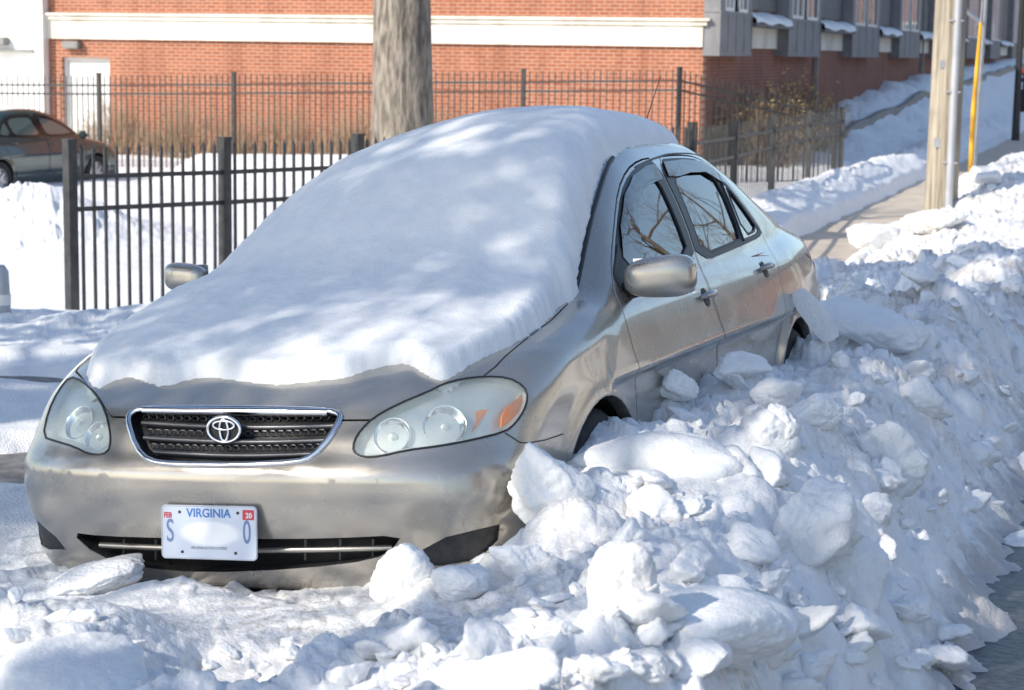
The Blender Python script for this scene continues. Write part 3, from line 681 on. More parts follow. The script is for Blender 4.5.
# seats and steering wheel inside the cabin
def seat(x,y,w):
    e=bpy.data.objects.new('car_seat',None); C.objects.link(e); e.parent=car; e.location=(x,y,.42)
    m=MB(); m.box((0,-.05,.10),(w,.5,.16),bev=.05); m.build('cushion',MS['seat'],e,smooth=True,ang=50)
    m=MB(); m.box((0,.26,.40),(w,.14,.56),rot=Matrix.Rotation(R(-14),3,'X'),bev=.05); m.build('seat_back',MS['seat'],e,smooth=True,ang=50)
    if w<.7:
        m=MB(); m.box((0,.35,.76),(.27,.10,.17),rot=Matrix.Rotation(R(-8),3,'X'),bev=.045); m.build('headrest',MS['seat'],e,smooth=True,ang=50)
seat(.36,2.0,.5); seat(-.36,2.0,.5); seat(0,2.95,1.3)
m=MB(); Ms=Matrix.Translation((.36,1.66,.87))@Matrix.Rotation(R(-65),4,'X'); m.tube([Ms@Vector((.18*math.cos(a),.18*math.sin(a),0)) for a in [2*math.pi*k/32 for k in range(32)]],.014,8,True); m.box(Ms@Vector((0,0,0)),(.3,.05,.03),rot=Ms.to_3x3()); m.build('steering_wheel',MS['plastic'],car,smooth=True)
m=MB(); m.box((0,1.42,.82),(1.3,.2,.2),bev=.06); m.build('dashboard',MS['plastic'],car,smooth=True)
m=MB(); m.tube([Vector((0,0,0)),Vector((-.0,.12,.24))],[.004,.0015],6)
h=topproj(.42,2.78)[0]; m=MB(); m.tube([h,h+Vector((.03,.20,.24))],[.0028,.0014],6); m.build('antenna',MS['black'],car)
# rear lamps
for mir in(False,True):
    patch([(.60,.80),(.60,.96),(.78,.955),(.79,.80)],lambda x,z:(lambda h:(h[0],h[1]))(BV.ray_cast(Vector((x,5.2,z)),Vector((0,-1,0)))),.04,.004,'tail_light',MS['red'],car,thick=.006,mirror=mir)
# ------------------------------------------------------------------ snow lying on the car
def fbm2(x,y,f,oct=4,seed=0):
    out=np.zeros_like(x); a=1; tot=0
    for o in range(oct):
        out+=a*vnoise(x*f+17.3*seed+o*7.7,y*f-9.1*seed+o*3.3,seed+o); tot+=a; a*=.5; f*=2.03
    return out/tot
def hsh(i,j,s): 
    v=np.sin(i*127.1+j*311.7+s*74.7)*43758.5453; return v-np.floor(v)
def vnoise(x,y,s=0):
    i=np.floor(x);j=np.floor(y);fx=x-i;fy=y-j;u_=fx*fx*fx*(fx*(fx*6-15)+10);v_=fy*fy*fy*(fy*(fy*6-15)+10)
    a=hsh(i,j,s);b=hsh(i+1,j,s);c=hsh(i,j+1,s);d=hsh(i+1,j+1,s)
    return (a*(1-u_)+b*u_)*(1-v_)+(c*(1-u_)+d*u_)*v_-.5
SB=[(-.60,.33),(-.51,.225),(-.47,.27),(-.424,.297),(-.36,.26),(-.276,.222),(-.208,.256),(-.15,.272),(-.08,.258),(.0,.238),(.08,.231),(.156,.234),(.22,.262),(.293,.274),(.33,.32),(.377,.355),(.42,.372),(.47,.36),(.52,.33),(.583,.31),(.605,.36),(.652,.517),(.686,.676),(.695,.9),(.665,1.08),(.70,1.16),(.665,1.25),(.61,1.58),(.567,1.80),(.545,1.92),(.545,2.02),(.535,2.15),(.53,2.37),(.53,2.7),(.50,3.0),(.44,3.3),(.42,3.7),(.45,3.95),(.0,4.05),(-.6,3.95),(-.6,3.4),(-.62,2.8),(-.63,2.2),(-.60,1.9),(-.655,1.5),(-.70,1.2),(-.73,.9),(-.73,.7),(-.68,.48)]
SB=smoothpoly(SB,1)
h_=.010; gx=np.arange(-.86,.80,h_); gy=np.arange(.14,4.15,h_); GX,GY=np.meshgrid(gx,gy,indexing='ij')
def sdist(X,Y,poly):
    d=np.full(X.shape,1e9); ins=np.zeros(X.shape,bool); n=len(poly)
    for i in range(n):
        ax,ay=poly[i];bx,by=poly[(i+1)%n]; ex,ey=bx-ax,by-ay; wx_,wy_=X-ax,Y-ay; t=np.clip((wx_*ex+wy_*ey)/(ex*ex+ey*ey+1e-12),0,1)
        d=np.minimum(d,(wx_-t*ex)**2+(wy_-t*ey)**2)
        c=((ay>Y)!=(by>Y))&(X<(bx-ax)*(Y-ay)/(by-ay+1e-12)+ax); ins^=c
    d=np.sqrt(d); return np.where(ins,d,-d)
sd=sdist(GX,GY,SB)+.014*fbm2(GX,GY,14,3,3)+.007*fbm2(GX,GY,45,2,4)
Zt,fnd=top_z(GX,GY)
Tt=pch([.2,.45,.8,1.1,1.35,1.7,2.1,2.5,3.0,3.6,4.1],[.055,.065,.085,.125,.15,.125,.10,.085,.08,.08,.07])(GY)*(1+.10*fbm2(GX,GY,1.5,3,5))
upw=np.clip((GY-1.0)/.5,0,1); Tt=Tt*np.where(GX<0,1-(.15+.62*upw)*np.clip(-GX/.55,0,1),1+.38*upw*np.clip(GX/.35,0,1)*np.clip(2.9-GY,0,1))
wd=.028+.11*np.clip((GY-.6)/1.5,0,1)
tt=np.clip(sd/wd,0,1); th=Tt*np.sqrt(np.clip(1-(1-tt)**2,0,1))+.006*fbm2(GX,GY,9,4,8)*np.clip(sd/.05,0,1)+.004*fbm2(GX,GY,40,2,9)*np.clip(sd/.02,0,1)
th=np.where(sd<0,np.maximum(sd,-.03),th)-.003
# smooth the base so the snow bridges cowl and pillars
Zb=Zt.copy()
for _ in range(60):
    Zp=np.pad(Zb,1,mode='edge'); Zb2=(Zp[:-2,1:-1]+Zp[2:,1:-1]+Zp[1:-1,:-2]+Zp[1:-1,2:])/4; w=np.clip(sd/.2,0,1); Zb=Zb*(1-w)+np.maximum(Zb2,Zt)*w
ZS=Zb+th
idx=-np.ones(GX.shape,int); keep=(sd>-.025)&fnd
idx[keep]=np.arange(keep.sum()); a=idx[:-1,:-1];b=idx[1:,:-1];c=idx[1:,1:];d=idx[:-1,1:]; ok=(a>=0)&(b>=0)&(c>=0)&(d>=0)
VV=np.stack([GX[keep],GY[keep],ZS[keep]],1); FF=np.stack([a[ok],b[ok],c[ok],d[ok]],1)
cs_=npmesh('snow_cover',VV,FF,MS['carsnow']); cs_.matrix_world=CARM; tag(cs_,'thick smooth blanket of snow over the champagne sedan','snow')
#@@REST
# ------------------------------------------------------------------ terrain
def sm(a,b,x): t=np.clip((x-a)/(b-a),0,1); return t*t*(3-2*t)
zw=pch([38,48,60,90,130,200],[-.65,-.25,.42,1.15,1.68,1.9]); zs=pch([28,60,130,300],[-.75,-.78,.2,1.5])
def G(x,y):
    s=.309*x+.951*y; c=.951*x-.309*y
    g=np.where(s<28,-.75*sm(4,28,s),zs(s)); k=sm(-5.2,-8.6,c)*sm(36,42,s) if False else (1-sm(-8.6,-5.2,c))*sm(36,42,s)
    return g*(1-k)+zw(s)*k
def blocks(x,y,size,seed):
    X=x/size;Y=y/size;i0=np.floor(X);j0=np.floor(Y);d1=np.full(X.shape,1e9);d2=d1.copy();H=np.zeros(X.shape)
    for a in(-1,0,1):
        for b in(-1,0,1):
            i=i0+a;j=j0+b;px=i+hsh(i,j,seed);py=j+hsh(i,j,seed+1);dx=X-px;dy=Y-py;d=dx*dx+dy*dy
            h=hsh(i,j,seed+2)-.5+(hsh(i,j,seed+3)-.5)*dx*1.3+(hsh(i,j,seed+4)-.5)*dy*1.3
            n=d<d1; d2=np.where(n,d1,np.minimum(d2,d)); H=np.where(n,h,H); d1=np.where(n,d,d1)
    e=np.sqrt(d2)-np.sqrt(d1); return H*sm(0,.15,e)-.22*(1-sm(0,.15,e))
def lumps(x,y,size,seed):
    X=x/size;Y=y/size;i0=np.floor(X);j0=np.floor(Y);H=np.zeros(X.shape)
    for a in(-1,0,1):
        for b in(-1,0,1):
            i=i0+a;j=j0+b;px=i+hsh(i,j,seed);py=j+hsh(i,j,seed+1);r=.35+.5*hsh(i,j,seed+2)**2;d=(X-px)**2+(Y-py)**2
            H=np.maximum(H,np.sqrt(np.maximum(r*r-d,0))*(.4+.6*hsh(i,j,seed+3)))
    return H-.2
def ctl(px,py,z):
    d=ray(px,py); t=(z-CAMZ)/d.z; return (d.x*t,d.y*t,z)
CP=[ctl(*p) for p in [(20,640,.38),(120,680,.36),(70,610,.40),(20,575,.22),(60,578,.20),(150,592,.19),(250,588,.20),(350,600,.24),(420,592,.27),(450,640,.36),(300,640,.28),(220,670,.28),(330,685,.34),(500,560,.32),(480,620,.40),
 (560,620,.48),(600,680,.52),(700,660,.6),(560,560,.42),(620,520,.48),(700,540,.56),(780,560,.64),(850,540,.60),(740,600,.64),(590,440,.47),(640,410,.50),(700,390,.50),(760,370,.45),(790,350,.38),(680,460,.54),(760,460,.56),
 (840,460,.60),(900,430,.60),(960,380,.56),(850,400,.50),(800,400,.46),(880,330,.36),(950,300,.42),(1010,330,.5),(1010,250,.25),(900,270,-.02),(840,300,-.02),(850,250,-.38),(950,220,-.05),(1015,190,-.05),(900,215,-.42),(960,190,-.35),(1015,160,-.3),
 (10,520,.15),(5,560,.17),(10,425,.02),(45,420,.02),(20,345,-.03),(80,330,-.05),(125,318,-.12),(40,315,-.12),(5,365,-.08),(0,470,.0),(190,300,-.25),(-200,560,.2),(-200,420,0),(-200,330,-.1),(1200,400,.6),(1150,250,.3)]]
CP+= [(-5,16.5,-.50),(-1,16,-.45),(-3,15.5,-.48),(-8,20,-.6),(1.0,20,-.5),(2.5,22,-.5),(3.2,26,-.55),(-3,22,-.6),(4.6,30,-.55),(-2.5,8.5,.0),(-3,13,-.15),(-1.5,12,-.1),(0,14,-.3),(1.3,16,-.4)]
for (a,b,z) in ((.95,.5,.50),(1.05,.15,.47),(.82,-.12,.34),(.5,-.22,.26),(.0,-.22,.29),(-.5,-.15,.27),(0,.1,.27),(.5,.15,.28),(-.4,.15,.27),(.95,1.0,.56),(.95,1.6,.54),(.95,2.2,.54),(.95,3.0,.49),(.98,3.6,.46),(1.0,4.2,.33),(.9,4.7,.25),(1.3,1,.56),(1.3,2,.56),(1.3,3,.5)):
    p=CARM@Vector((a,b,z)); CP.append((p.x,p.y,p.z))
CP=np.array(CP)
def height(x,y,detail=True):
    s=.309*x+.951*y; c=.951*x-.309*y; g=G(x,y)
    W=np.zeros(x.shape);Z=np.zeros(x.shape)
    for (a,b,z) in CP:
        w=1/(((x-a)**2+(y-b)**2)/(1+.02*(b*b))+.004)**2; W+=w; Z+=w*(z-G(np.array([a]),np.array([b]))[0])
    Z/=W; near=1-sm(24,34,y); nearR=1-sm(36,44,y)
    wgt=np.where(c>-3.6,nearR,near*(1-sm(5,9,np.abs(x+2))*0)) ; base=.15+.05*fbm2(x,y,.35,3,21)
    d=base*(1-wgt)+Z*wgt
    # lot piles, verge piles
    d=d+.62*np.exp(-((x+6.0)/1.3)**2-((y-24.8)/1.1)**2)+.16*np.exp(-((x+3.0)/1.0)**2-((y-13.0)/.5)**2)+.12*np.exp(-((x+2.9)/.8)**2-((y-9.8)/.35)**2)+.10*np.exp(-((x+2.2)/.35)**2-((y-12.9)/.3)**2)+.50*np.exp(-((y-.1*x-35.6)/1.1)**2)*sm(-6.4,-5.4,x)*(1-sm(-.5,2,x))
    ver=.8*np.exp(-((c+5.45)/.5)**2)*sm(24,30,s)*(1-sm(62,80,s)); d=d+.42*ver
    pil=sm(-3.3,-2.7,c)*(1-sm(-1.2,-.6,c))*sm(22,30,s)*(1-sm(75,95,s)); d=d+.30*pil
    bank=np.clip(sm(-3.5,-2.6,c)*sm(5.4,6.2,s)+(1-sm(5.0,5.8,s))*sm(-3.4,-2.3,c)*.9+.35*(1-sm(5.0,5.8,s)),0,1)*(1-sm(60,80,s)); rough=np.clip(bank+.8*ver+1.0*np.exp(-((x+5.9)/1.6)**2-((y-24.8)/1.4)**2)+.35*np.exp(-((x+3)/1.6)**2-((y-12.8)/.9)**2)+.25*np.exp(-((y-.1*x-34.2)/1.3)**2),0,1)
    smooth_front=np.exp(-((x+.95)/1.0)**4-((y-5.1)/.45)**2); rough=rough*(1-.85*smooth_front)*(1-.35*(1-sm(4.6,5.6,s)))
    slope=(1-sm(-5.6,-4.9,c))*sm(38,42,s)*(1-sm(100,120,s)); d=d+slope*(.22*fbm2(x,y,.35,4,161)+.30*lumps(x,y,1.6,163)+.14*lumps(x,y,.7,167))
    if detail:
        wx_=x+.10*fbm2(x,y,2.2,3,31); wy_=y+.10*fbm2(x,y,2.2,3,32)
        far=1+.9*sm(10,30,y)
        gate=.35+.65*sm(-.12,.18,fbm2(x,y,.9,3,38)); gate2=sm(-.15,.15,fbm2(x,y,1.9,3,39))
        d=d+rough*(.14*blocks(wx_,wy_,.46,41)*gate+.085*blocks(wx_+.7,wy_,.21,45)*gate+.030*blocks(wx_+.2,wy_+.5,.085,48)+.03*lumps(wx_,wy_,.24,81)*gate2+.022*lumps(wx_+.3,wy_,.11,85)+.024*lumps(x,y+.2,.055,89)+.014*lumps(x+.1,y,.028,93)+.09*fbm2(x,y,1.3,4,33)+.022*fbm2(x,y,9,5,61))
        d=d+(1-rough)*(.05*fbm2(x,y,1.2,4,34)+.006*fbm2(x,y,14,3,35))
        lot=(1-rough)*sm(14,17,y); d=d+lot*.03*np.maximum(fbm2(x*.5,y*2.5,1.1,3,36),0)
    # sidewalk cleared
    nz=.14*fbm2(x,y,1.7,4,71)
    sw=sm(-4.85,-4.70,c+nz)*(1-sm(-3.35,-3.05,c+nz*2))*sm(12.0,13.0,s+nz); d=d*(1-sw)-.06*sw
    nz2=.5*fbm2(x,y,1.1,4,72)
    for (ya,yb,xa) in((7.95,8.75,-1.9),(10.45,11.1,-2.3)):
        st=sm(ya-.08,ya+.08,y+nz2)*(1-sm(yb-.08,yb+.08,y+nz2))*(1-sm(xa-.1,xa+.3,x)); d=d*(1-st)-.05*st
    # road edge
    e=c+.10*fbm2(x,y,1.5,4,73)+.05*fbm2(x,y,6,3,74); r=sm(-1.05,-.345,e); foot=r**.8; far_=sm(8.3,9.3,e)
    dd=d*(1-foot)-.06*foot+rough*0; sl=np.exp(-((e+.62)/.26)**2)*(s<45); dd=dd+sl*(.08*blocks(x,y,.30,141)+.07*lumps(x+.4,y,.18,145)+.03*lumps(x,y,.08,149)+.010*lumps(x,y,.035,153)+.03*fbm2(x,y,4,4,155)); on=foot*(1-far_); 
    dd=np.where(e>8.2,(.15+.35*np.exp(-((e-9.2)/.6)**2)+.06*fbm2(x,y,2,4,75))*far_-.06*(1-far_),dd)
    # slushy crumbs at the kerb
    cr=np.exp(-((e+.05)/.25)**2); dd=dd+cr*.10*np.maximum(blocks(x,y,.16,77)+.12,0)*(s<40)
    z=g+dd
    # under and around the parked car
    m=CARI; xl=m[0][0]*x+m[0][1]*y+m[0][2]*z+m[0][3]; yl=m[1][0]*x+m[1][1]*y+m[1][2]*z+m[1][3]
    ins=(1-sm(.72,.80,np.abs(xl)))*sm(.55,.75,yl-.25*(np.abs(xl)/.85)**4)*(1-sm(4.2,4.35,yl)); z=z*(1-ins)+(g+.02)*ins
    return z
def polar():
    th=np.radians(np.concatenate([np.arange(-180,-24,3.),np.arange(-24,-18,.3),np.arange(-18,18,.045),np.arange(18,24,.3),np.arange(24,180,3.)])); th=np.append(th,th[0]+2*np.pi)
    r=[2.4]
    while r[-1]<620: r.append(r[-1]*(1.0036 if r[-1]<13 else 1.0042 if r[-1]<42 else 1.012 if r[-1]<90 else 1.05))
    r=np.array([.01,.5,1,1.5,2.0]+r); RR,TT=np.meshgrid(r,th,indexing='ij'); return RR*np.sin(TT),RR*np.cos(TT)
PX,PY=polar(); PZ=height(PX,PY)
nr,nt_=PX.shape; ii=np.arange(nr*nt_).reshape(nr,nt_); Q=np.stack([ii[:-1,:-1],ii[1:,:-1],ii[1:,1:],ii[:-1,1:]],-1).reshape(-1,4)[:,::-1]
VV=np.stack([PX.ravel(),PY.ravel(),PZ.ravel()],1); fc=VV[Q].mean(1); s_=.309*fc[:,0]+.951*fc[:,1]; c_=.951*fc[:,0]-.309*fc[:,1]
bk=(((s_>5.3)&(c_>-3.5))|(s_<=5.3))&(c_>-4.6)&(c_<-.2)&(s_<45)&(s_>1.5)
onroad=(c_>.6)&(c_<8.0)&True
def sub(mask,name,m,label,kind):
    q=Q[mask]; un,inv=np.unique(q,return_inverse=True); o=npmesh(name,VV[un],inv.reshape(-1,4),m); tag(o,label,None,kind=kind); return o
gnd=sub(~bk&~onroad,'snow_ground',MS['snow'],'smooth white snow over the lot and verges','structure')
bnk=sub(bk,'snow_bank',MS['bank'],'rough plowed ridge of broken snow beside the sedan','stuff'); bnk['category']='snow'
def hz(x,y): return float(height(np.array([float(x)]),np.array([float(y)]))[0])
def sheet(name,s0,s1,c0,c1,ds,dc,m,off):
    S,Cc=np.meshgrid(np.arange(s0,s1+ds,ds),np.arange(c0,c1+dc,dc),indexing='ij'); x=.309*S+.951*Cc; y=.951*S-.309*Cc; z=G(x,y)+off
    i=np.arange(S.size).reshape(S.shape); q=np.stack([i[:-1,:-1],i[:-1,1:],i[1:,1:],i[1:,:-1]],-1).reshape(-1,4); o=npmesh(name,np.stack([x.ravel(),y.ravel(),z.ravel()],1),q[:,::-1],m); tag(o,None,None,kind='structure'); return o
sheet('road',-60,400,-.75,9.2,1,.5,MS['asphalt'],-.02)
sheet('sidewalk',11.5,140,-4.95,-3.3,.5,.3,MS['concrete'],.0)
sheet('pavement',5,11.2,-9,-3.4,.25,.25,MS['slush'],-.015)
# ------------------------------------------------------------------ snow blocks
def polymesh(seed,flat=1,k=14,nf=11,sub_=4,name='snow_block',amp=1):
    rg=np.random.default_rng(seed); bm=bmesh.new(); bmesh.ops.create_icosphere(bm,subdivisions=sub_,radius=1); D=np.array([v.co[:] for v in bm.verts])
    nn=rg.normal(size=(nf,3)); nn/=np.linalg.norm(nn,axis=1)[:,None]; dd=rg.uniform(.74,1.0,nf)
    pr_=D@nn.T; rr=np.where(pr_>.05,dd/np.maximum(pr_,.05),20); rr=-np.log(np.exp(-k*np.minimum(rr,4)).sum(1))/k; rr=np.clip(rr,.3,1.6)
    for o_,(f,a) in enumerate(((1.8,.16),(3.7,.11),(8,.07),(17,.05),(34,.028),(60,.012))):
        ph=rg.uniform(0,50,3); v=vnoise(D[:,0]*f+ph[0]+D[:,2]*f*.7,D[:,1]*f+ph[1]-D[:,2]*f*.6,seed+o_)+vnoise(D[:,2]*f+ph[2],D[:,0]*f-D[:,1]*f*.5+ph[1],seed+9+o_); rr=rr*(1+a*v*(amp if o_<4 else 1))
    for v,r in zip(bm.verts,rr): v.co*=float(r)
    me=bpy.data.meshes.new(name); bm.to_mesh(me); bm.free(); me.polygons.foreach_set('use_smooth',[True]*len(me.polygons)); return me
protos=[polymesh(100+i,nf=12+i%6,k=8+1.5*(i%4)) for i in range(10)]
for m in protos: m.materials.append(MS['chunk'])
def mark(px,py):
    d=ray(px,py); t=3.2; last=None
    ts=np.arange(3.0,45,.04); xs=d.x*ts; ys=d.y*ts; zz=CAMZ+d.z*ts; h=height(xs,ys); k=np.where(zz<h)[0]
    if len(k)==0: return None
    t=ts[k[0]]; return Vector((d.x*t,d.y*t,float(h[k[0]])))
def block(px,py,w,h,seed,label,dep=None,rot=(0,0,0),flat=None,up=.25,m=None,name='snow_block',nf=19,k=8,D=None,amp=.7):
    p=mark(px,py+h*.30)
    if D: d_=ray(px,py); d_=d_*(D/d_.y); p=Vector((d_.x,d_.y,CAMZ+d_.z)); up=0
    D=p.y; W=w/F*D/2; H=h/F*D/2; me=polymesh(seed,nf=nf,k=k,sub_=5,amp=amp); me.materials.append(m or MS['chunk'])
    o=bpy.data.objects.new(name,me); C.objects.link(o); o.scale=(W*1.15,(dep or W*.8),H*1.15); o.rotation_euler=[R(a) for a in rot]; o.location=p+Vector((0,0,H*up)); tag(o,label,'snow block'); return o
block(549,490,88,70,1,'blocky snow lump against the front bumper corner below the amber headlight',D=5.42,dep=.11,rot=(0,8,10))
block(680,462,175,82,2,'long rounded snow slab lying in front of the front wheel arch',D=5.75,rot=(0,5,-5),k=6,dep=.17,amp=.35,nf=24)
block(622,585,82,112,3,'upright egg shaped snow boulder in the middle foreground',up=.30,rot=(0,-10,15),k=7,amp=.45)
block(722,622,150,70,4,'wide low snow boulder right of the upright one',up=.3,rot=(0,4,0),k=7,dep=.2,amp=.4)
block(800,530,64,80,5,'tall flat faced snow slab on the ridge facing the road',up=.5,rot=(0,12,20))
block(852,570,80,70,6,'leaning snow slab on the road side of the ridge',up=.2,rot=(0,30,20))
block(392,585,52,52,7,'small pointed snow lump just below the lower grille end',up=.5)
block(70,662,185,105,8,'large smooth snow slab in the bottom left corner',up=.1,rot=(0,2,6),k=6,dep=.32,amp=.4,nf=22)
block(492,676,78,52,9,'rounded snow lump at the bottom edge, centre',up=.4,k=8)
block(884,335,76,40,10,'flat pale snow plate between rear door and dirty pile',up=.5,rot=(15,5,0),dep=.22)
block(783,438,34,46,11,'small upright snow block behind the long rounded slab',up=.6)
block(893,468,62,58,12,'rounded snow lump high on the ridge',up=.5,k=9)
block(820,412,50,34,13,'squared snow lump below the rear door',up=.5)
block(740,372,46,32,14,'pointed snow lump touching the rear door sill',up=.7)
block(678,395,46,30,15,'snow lump leaning on the front door bottom',up=.6)
block(884,236,54,30,16,'dirt stained snow block beside the sidewalk',up=.5,m=MS['dirty'])
block(930,222,56,26,17,'snow block with a dark hollow beyond the stained one',up=.5,m=MS['dirty'])
block(462,590,58,34,18,'crumbly snow lump covering the fog lamp cover',up=.6)
block(520,563,54,38,19,'rounded lump stacked behind the crumbly one at the bumper',up=.6)
block(85,582,120,30,20,'dirty snow ledge under the bumper left corner',up=.4,m=MS['dirty'],rot=(0,-14,0))
block(918,395,48,40,22,'snow lump beside the far ridge top',up=.4)
block(775,395,50,32,23,'grey snow lump in the trough beside the sill',up=.5)
block(860,305,60,30,24,'stained snow lump near the rear bumper',up=.5,m=MS['dirty'])
# thin slab leaning on the rear wheel
sl=MB(); sl.prism(smoothpoly([(-.17,-.055),(-.04,-.065),(.13,-.06),(.165,-.02),(.16,.05),(.03,.06),(-.11,.055),(-.175,.03)],1),-.02,.02)
p=mark(818,338); o=sl.build('snow_slab',MS['chunk'],smooth=True,ang=60); o.location=Vector((p.x-.02,p.y-.05,p.z+.10)); o.scale=(.78,.78,.7); o.rotation_euler=(R(78),R(50),R(-25)); tag(o,'thin flat snow plate leaning against the rear wheel arch','snow slab')
# scattered smaller blocks
n=0; rg=random.Random(5)
cand=[]
while n<255:
    zone=rg.random()
    if zone<.55: px=rg.uniform(560,1015); py=rg.uniform(330,690); 
    elif zone<.75: px=rg.uniform(380,800); py=rg.uniform(560,690)
    elif zone<.9: px=rg.uniform(830,1023); py=rg.uniform(180,340)
    else: px=rg.uniform(0,420); py=rg.uniform(600,690)
    p=mark(px,py)
    if p is None or (110<px<470 and 560<py<640): continue
    c=.951*p.x-.309*p.y; s=.309*p.x+.951*p.y
    if c>-.50 or (c<-3.5 and s>8): continue
    l=CARI@p
    if abs(l.x)<.93 and -.15<l.y<4.5: continue
    o=bpy.data.objects.new('snow_block',protos[n%10]); C.objects.link(o); sz=(.016+.062*rg.random()**3.2)*(1+.07*max(0,p.y-8)); 
    o.scale=(sz*rg.uniform(.8,1.4),sz*rg.uniform(.8,1.4),sz*rg.uniform(.55,1)); o.rotation_euler=(rg.uniform(-.5,.5),rg.uniform(-.5,.5),rg.uniform(0,6.3)); o.location=p+Vector((0,0,sz*.15))
    tag(o,'small loose chunk of broken snow lying on the plowed ridge','snow block','loose snow chunks on the plowed ridge'); n+=1
for i in range(42):
    s=rg.uniform(3.8,13); p=sc2(s,rg.uniform(-.52,-.16)); o=bpy.data.objects.new('slush_lump',protos[i%10]); C.objects.link(o); z=.018+.05*rg.random()**2
    o.scale=(z*1.3,z*1.1,z*.7); o.rotation_euler=(0,0,rg.uniform(0,6)); o.location=(p.x,p.y,hz(p.x,p.y)+z*.2); tag(o,'small lump of dirty slush at the foot of the ridge on the road edge','slush','slush lumps along the road edge')
# ------------------------------------------------------------------ fences
def fence(name,pts,tops,bases,pick,rails,pw,m,label,posts=None,pr_=.008,group=None):
    t=thing(name,label,'fence',(pts[0][0],pts[0][1],bases[0]),group=group); O=Vector((pts[0][0],pts[0][1],bases[0]))
    for i in range(len(pts)-1):
        a=Vector((*pts[i],0)); b=Vector((*pts[i+1],0)); L=(b-a).length; n=max(2,int(L/pick)); rz=math.atan2(b.y-a.y,b.x-a.x); mb=MB()
        for k in range(1,n):
            p=a.lerp(b,k/n); zt=tops[i]+(tops[i+1]-tops[i])*k/n; zb=bases[i]+(bases[i+1]-bases[i])*k/n
            mb.box(p+Vector((0,0,(zt-.03+zb+.06)/2))-O,(pr_*2,pr_*2,zt-.03-zb-.06),rz); c_=p-O+Vector((0,0,zt-.03)); r=pr_
            nn=len(mb.v); 
            for sx,sy in((-1,-1),(1,-1),(1,1),(-1,1)): mb.v.append(c_+Vector((sx*r*1.05,sy*r*1.05,0)))
            mb.v.append(c_+Vector((0,0,.045))); mb.f+=[[nn,nn+1,nn+4],[nn+1,nn+2,nn+4],[nn+2,nn+3,nn+4],[nn+3,nn,nn+4]]
        for (dz,h) in rails:
            for (za,zb_) in [((tops[i]-dz) if dz>0 else bases[i]-dz,(tops[i+1]-dz) if dz>0 else bases[i+1]-dz)]:
                A=a+Vector((0,0,za)); B=b+Vector((0,0,zb_)); d=(B-A); rot=d.to_track_quat('X','Z').to_matrix(); mb.box((A+B)/2-O,(d.length,.034,h),rot=rot)
        mb.build('picket_panel',m,t)
    for i,p in enumerate(pts):
        if posts and not posts[i]: continue
        mb=MB(); i2=min(i+1,len(pts)-1) if i<len(pts)-1 else i; a=pts[i2-1] if i==len(pts)-1 else pts[i]; b=pts[i2]; rz=math.atan2(b[1]-a[1],b[0]-a[0])
        h=tops[i]+.03-bases[i]+.15; mb.box(Vector((*p,bases[i]-.15+h/2))-O,(pw,pw,h),rz,bev=.003); mb.box(Vector((*p,tops[i]+.035))-O,(pw*1.12,pw*1.12,.02),rz,bev=.004); mb.build('post',m,t)
    return t
npts=[(-3.55+1.05*k,16+1.29*k) for k in range(6)]; npts[5]=(2.0,22.7)
fence('iron_fence',npts,[.955,.93,.92,.94,.95,.93],[-.54,-.55,-.5,-.52,-.55,-.6],.118,[(.26,.036),(.52,.036),(-.12,.036)],.085,MS['iron'],'black picket fence directly behind the snow covered hood, nearest of the fences',pr_=.0105)
rp=[(2.0,22.7),(.1095*27,27),(.1285*31,31),(.1465*34.6,34.6),(.1625*38,38)]
t=fence('iron_fence',rp,[.93,.83,.78,.76,.74],[-.6,-.55,-.56,-.6,-.62],.22,[(.20,.04),(.45,.04),(-.12,.04)],.09,MS['iron2'],'weathered grey picket fence running away beside the sidewalk',pr_=.0075)
fp=[(2.92-.951*2.92*k,36+.309*2.92*k) for k in range(6)][::-1]+[(.1625*38-.15,37.9)]
fence('iron_fence',fp,[1.12,1.16,1.23,1.31,1.38,1.46,.80],[-.85]*6+[-.7],.118,[(.20,.035),(.37,.035),(-.15,.035)],.075,MS['iron'],'tall thin black picket fence in front of the brick wall',pr_=.009)
# ------------------------------------------------------------------ brick building
K=Vector((3.70,40,0)); ca=math.atan2(-.309,.951)
def Wm(o,ang): return Matrix.Translation(o)@Matrix.Rotation(ang,4,'Z')
bld=thing('brick_building','long orange brick building with pale stone band and grey bay windows','building',mw=Wm(K,ca))  # local x: along facade to the right, y: away
zT=6.5; zB=-1.2
def wallpanel(name,x0,x1,z0,z1,holes,m,parent,thick=.3,yo=0):
    xs=sorted({x0,x1,*[h[0] for h in holes],*[h[1] for h in holes]}); zz=sorted({z0,z1,*[h[2] for h in holes],*[h[3] for h in holes]}); mb=MB()
    for i in range(len(xs)-1):
        for j in range(len(zz)-1):
            cx=(xs[i]+xs[i+1])/2; cz=(zz[j]+zz[j+1])/2
            if any(h[0]<cx<h[1] and h[2]<cz<h[3] for h in holes): continue
            mb.box((cx,yo+thick/2,cz),(xs[i+1]-xs[i],thick,zz[j+1]-zz[j]))
    return mb.build(name,m,parent)
DX0,DX1=-14.40,-13.22; DZ=1.47
wallpanel('wall',-14.72,0,zB,zT,[(DX0,DX1,-.9,DZ)],MS['brick'],bld)
d=wallpanel('door',DX0,DX1,-.9,DZ,[],MS['door'],bld,thick=.05,yo=.16); mb=MB(); mb.box((DX1-.12,.145,.35),(.05,.05,.12)); mb.build('handle',MS['galv'],d)
mb=MB(); mb.box(((DX0)+.03,.13,.28),(.06,.06,2.38)); mb.box((DX1-.03,.13,.28),(.06,.06,2.38)); mb.box(((DX0+DX1)/2,.13,DZ-.03),(DX1-DX0-.12,.06,.06)); mb.build('door_frame',MS['white'],d)
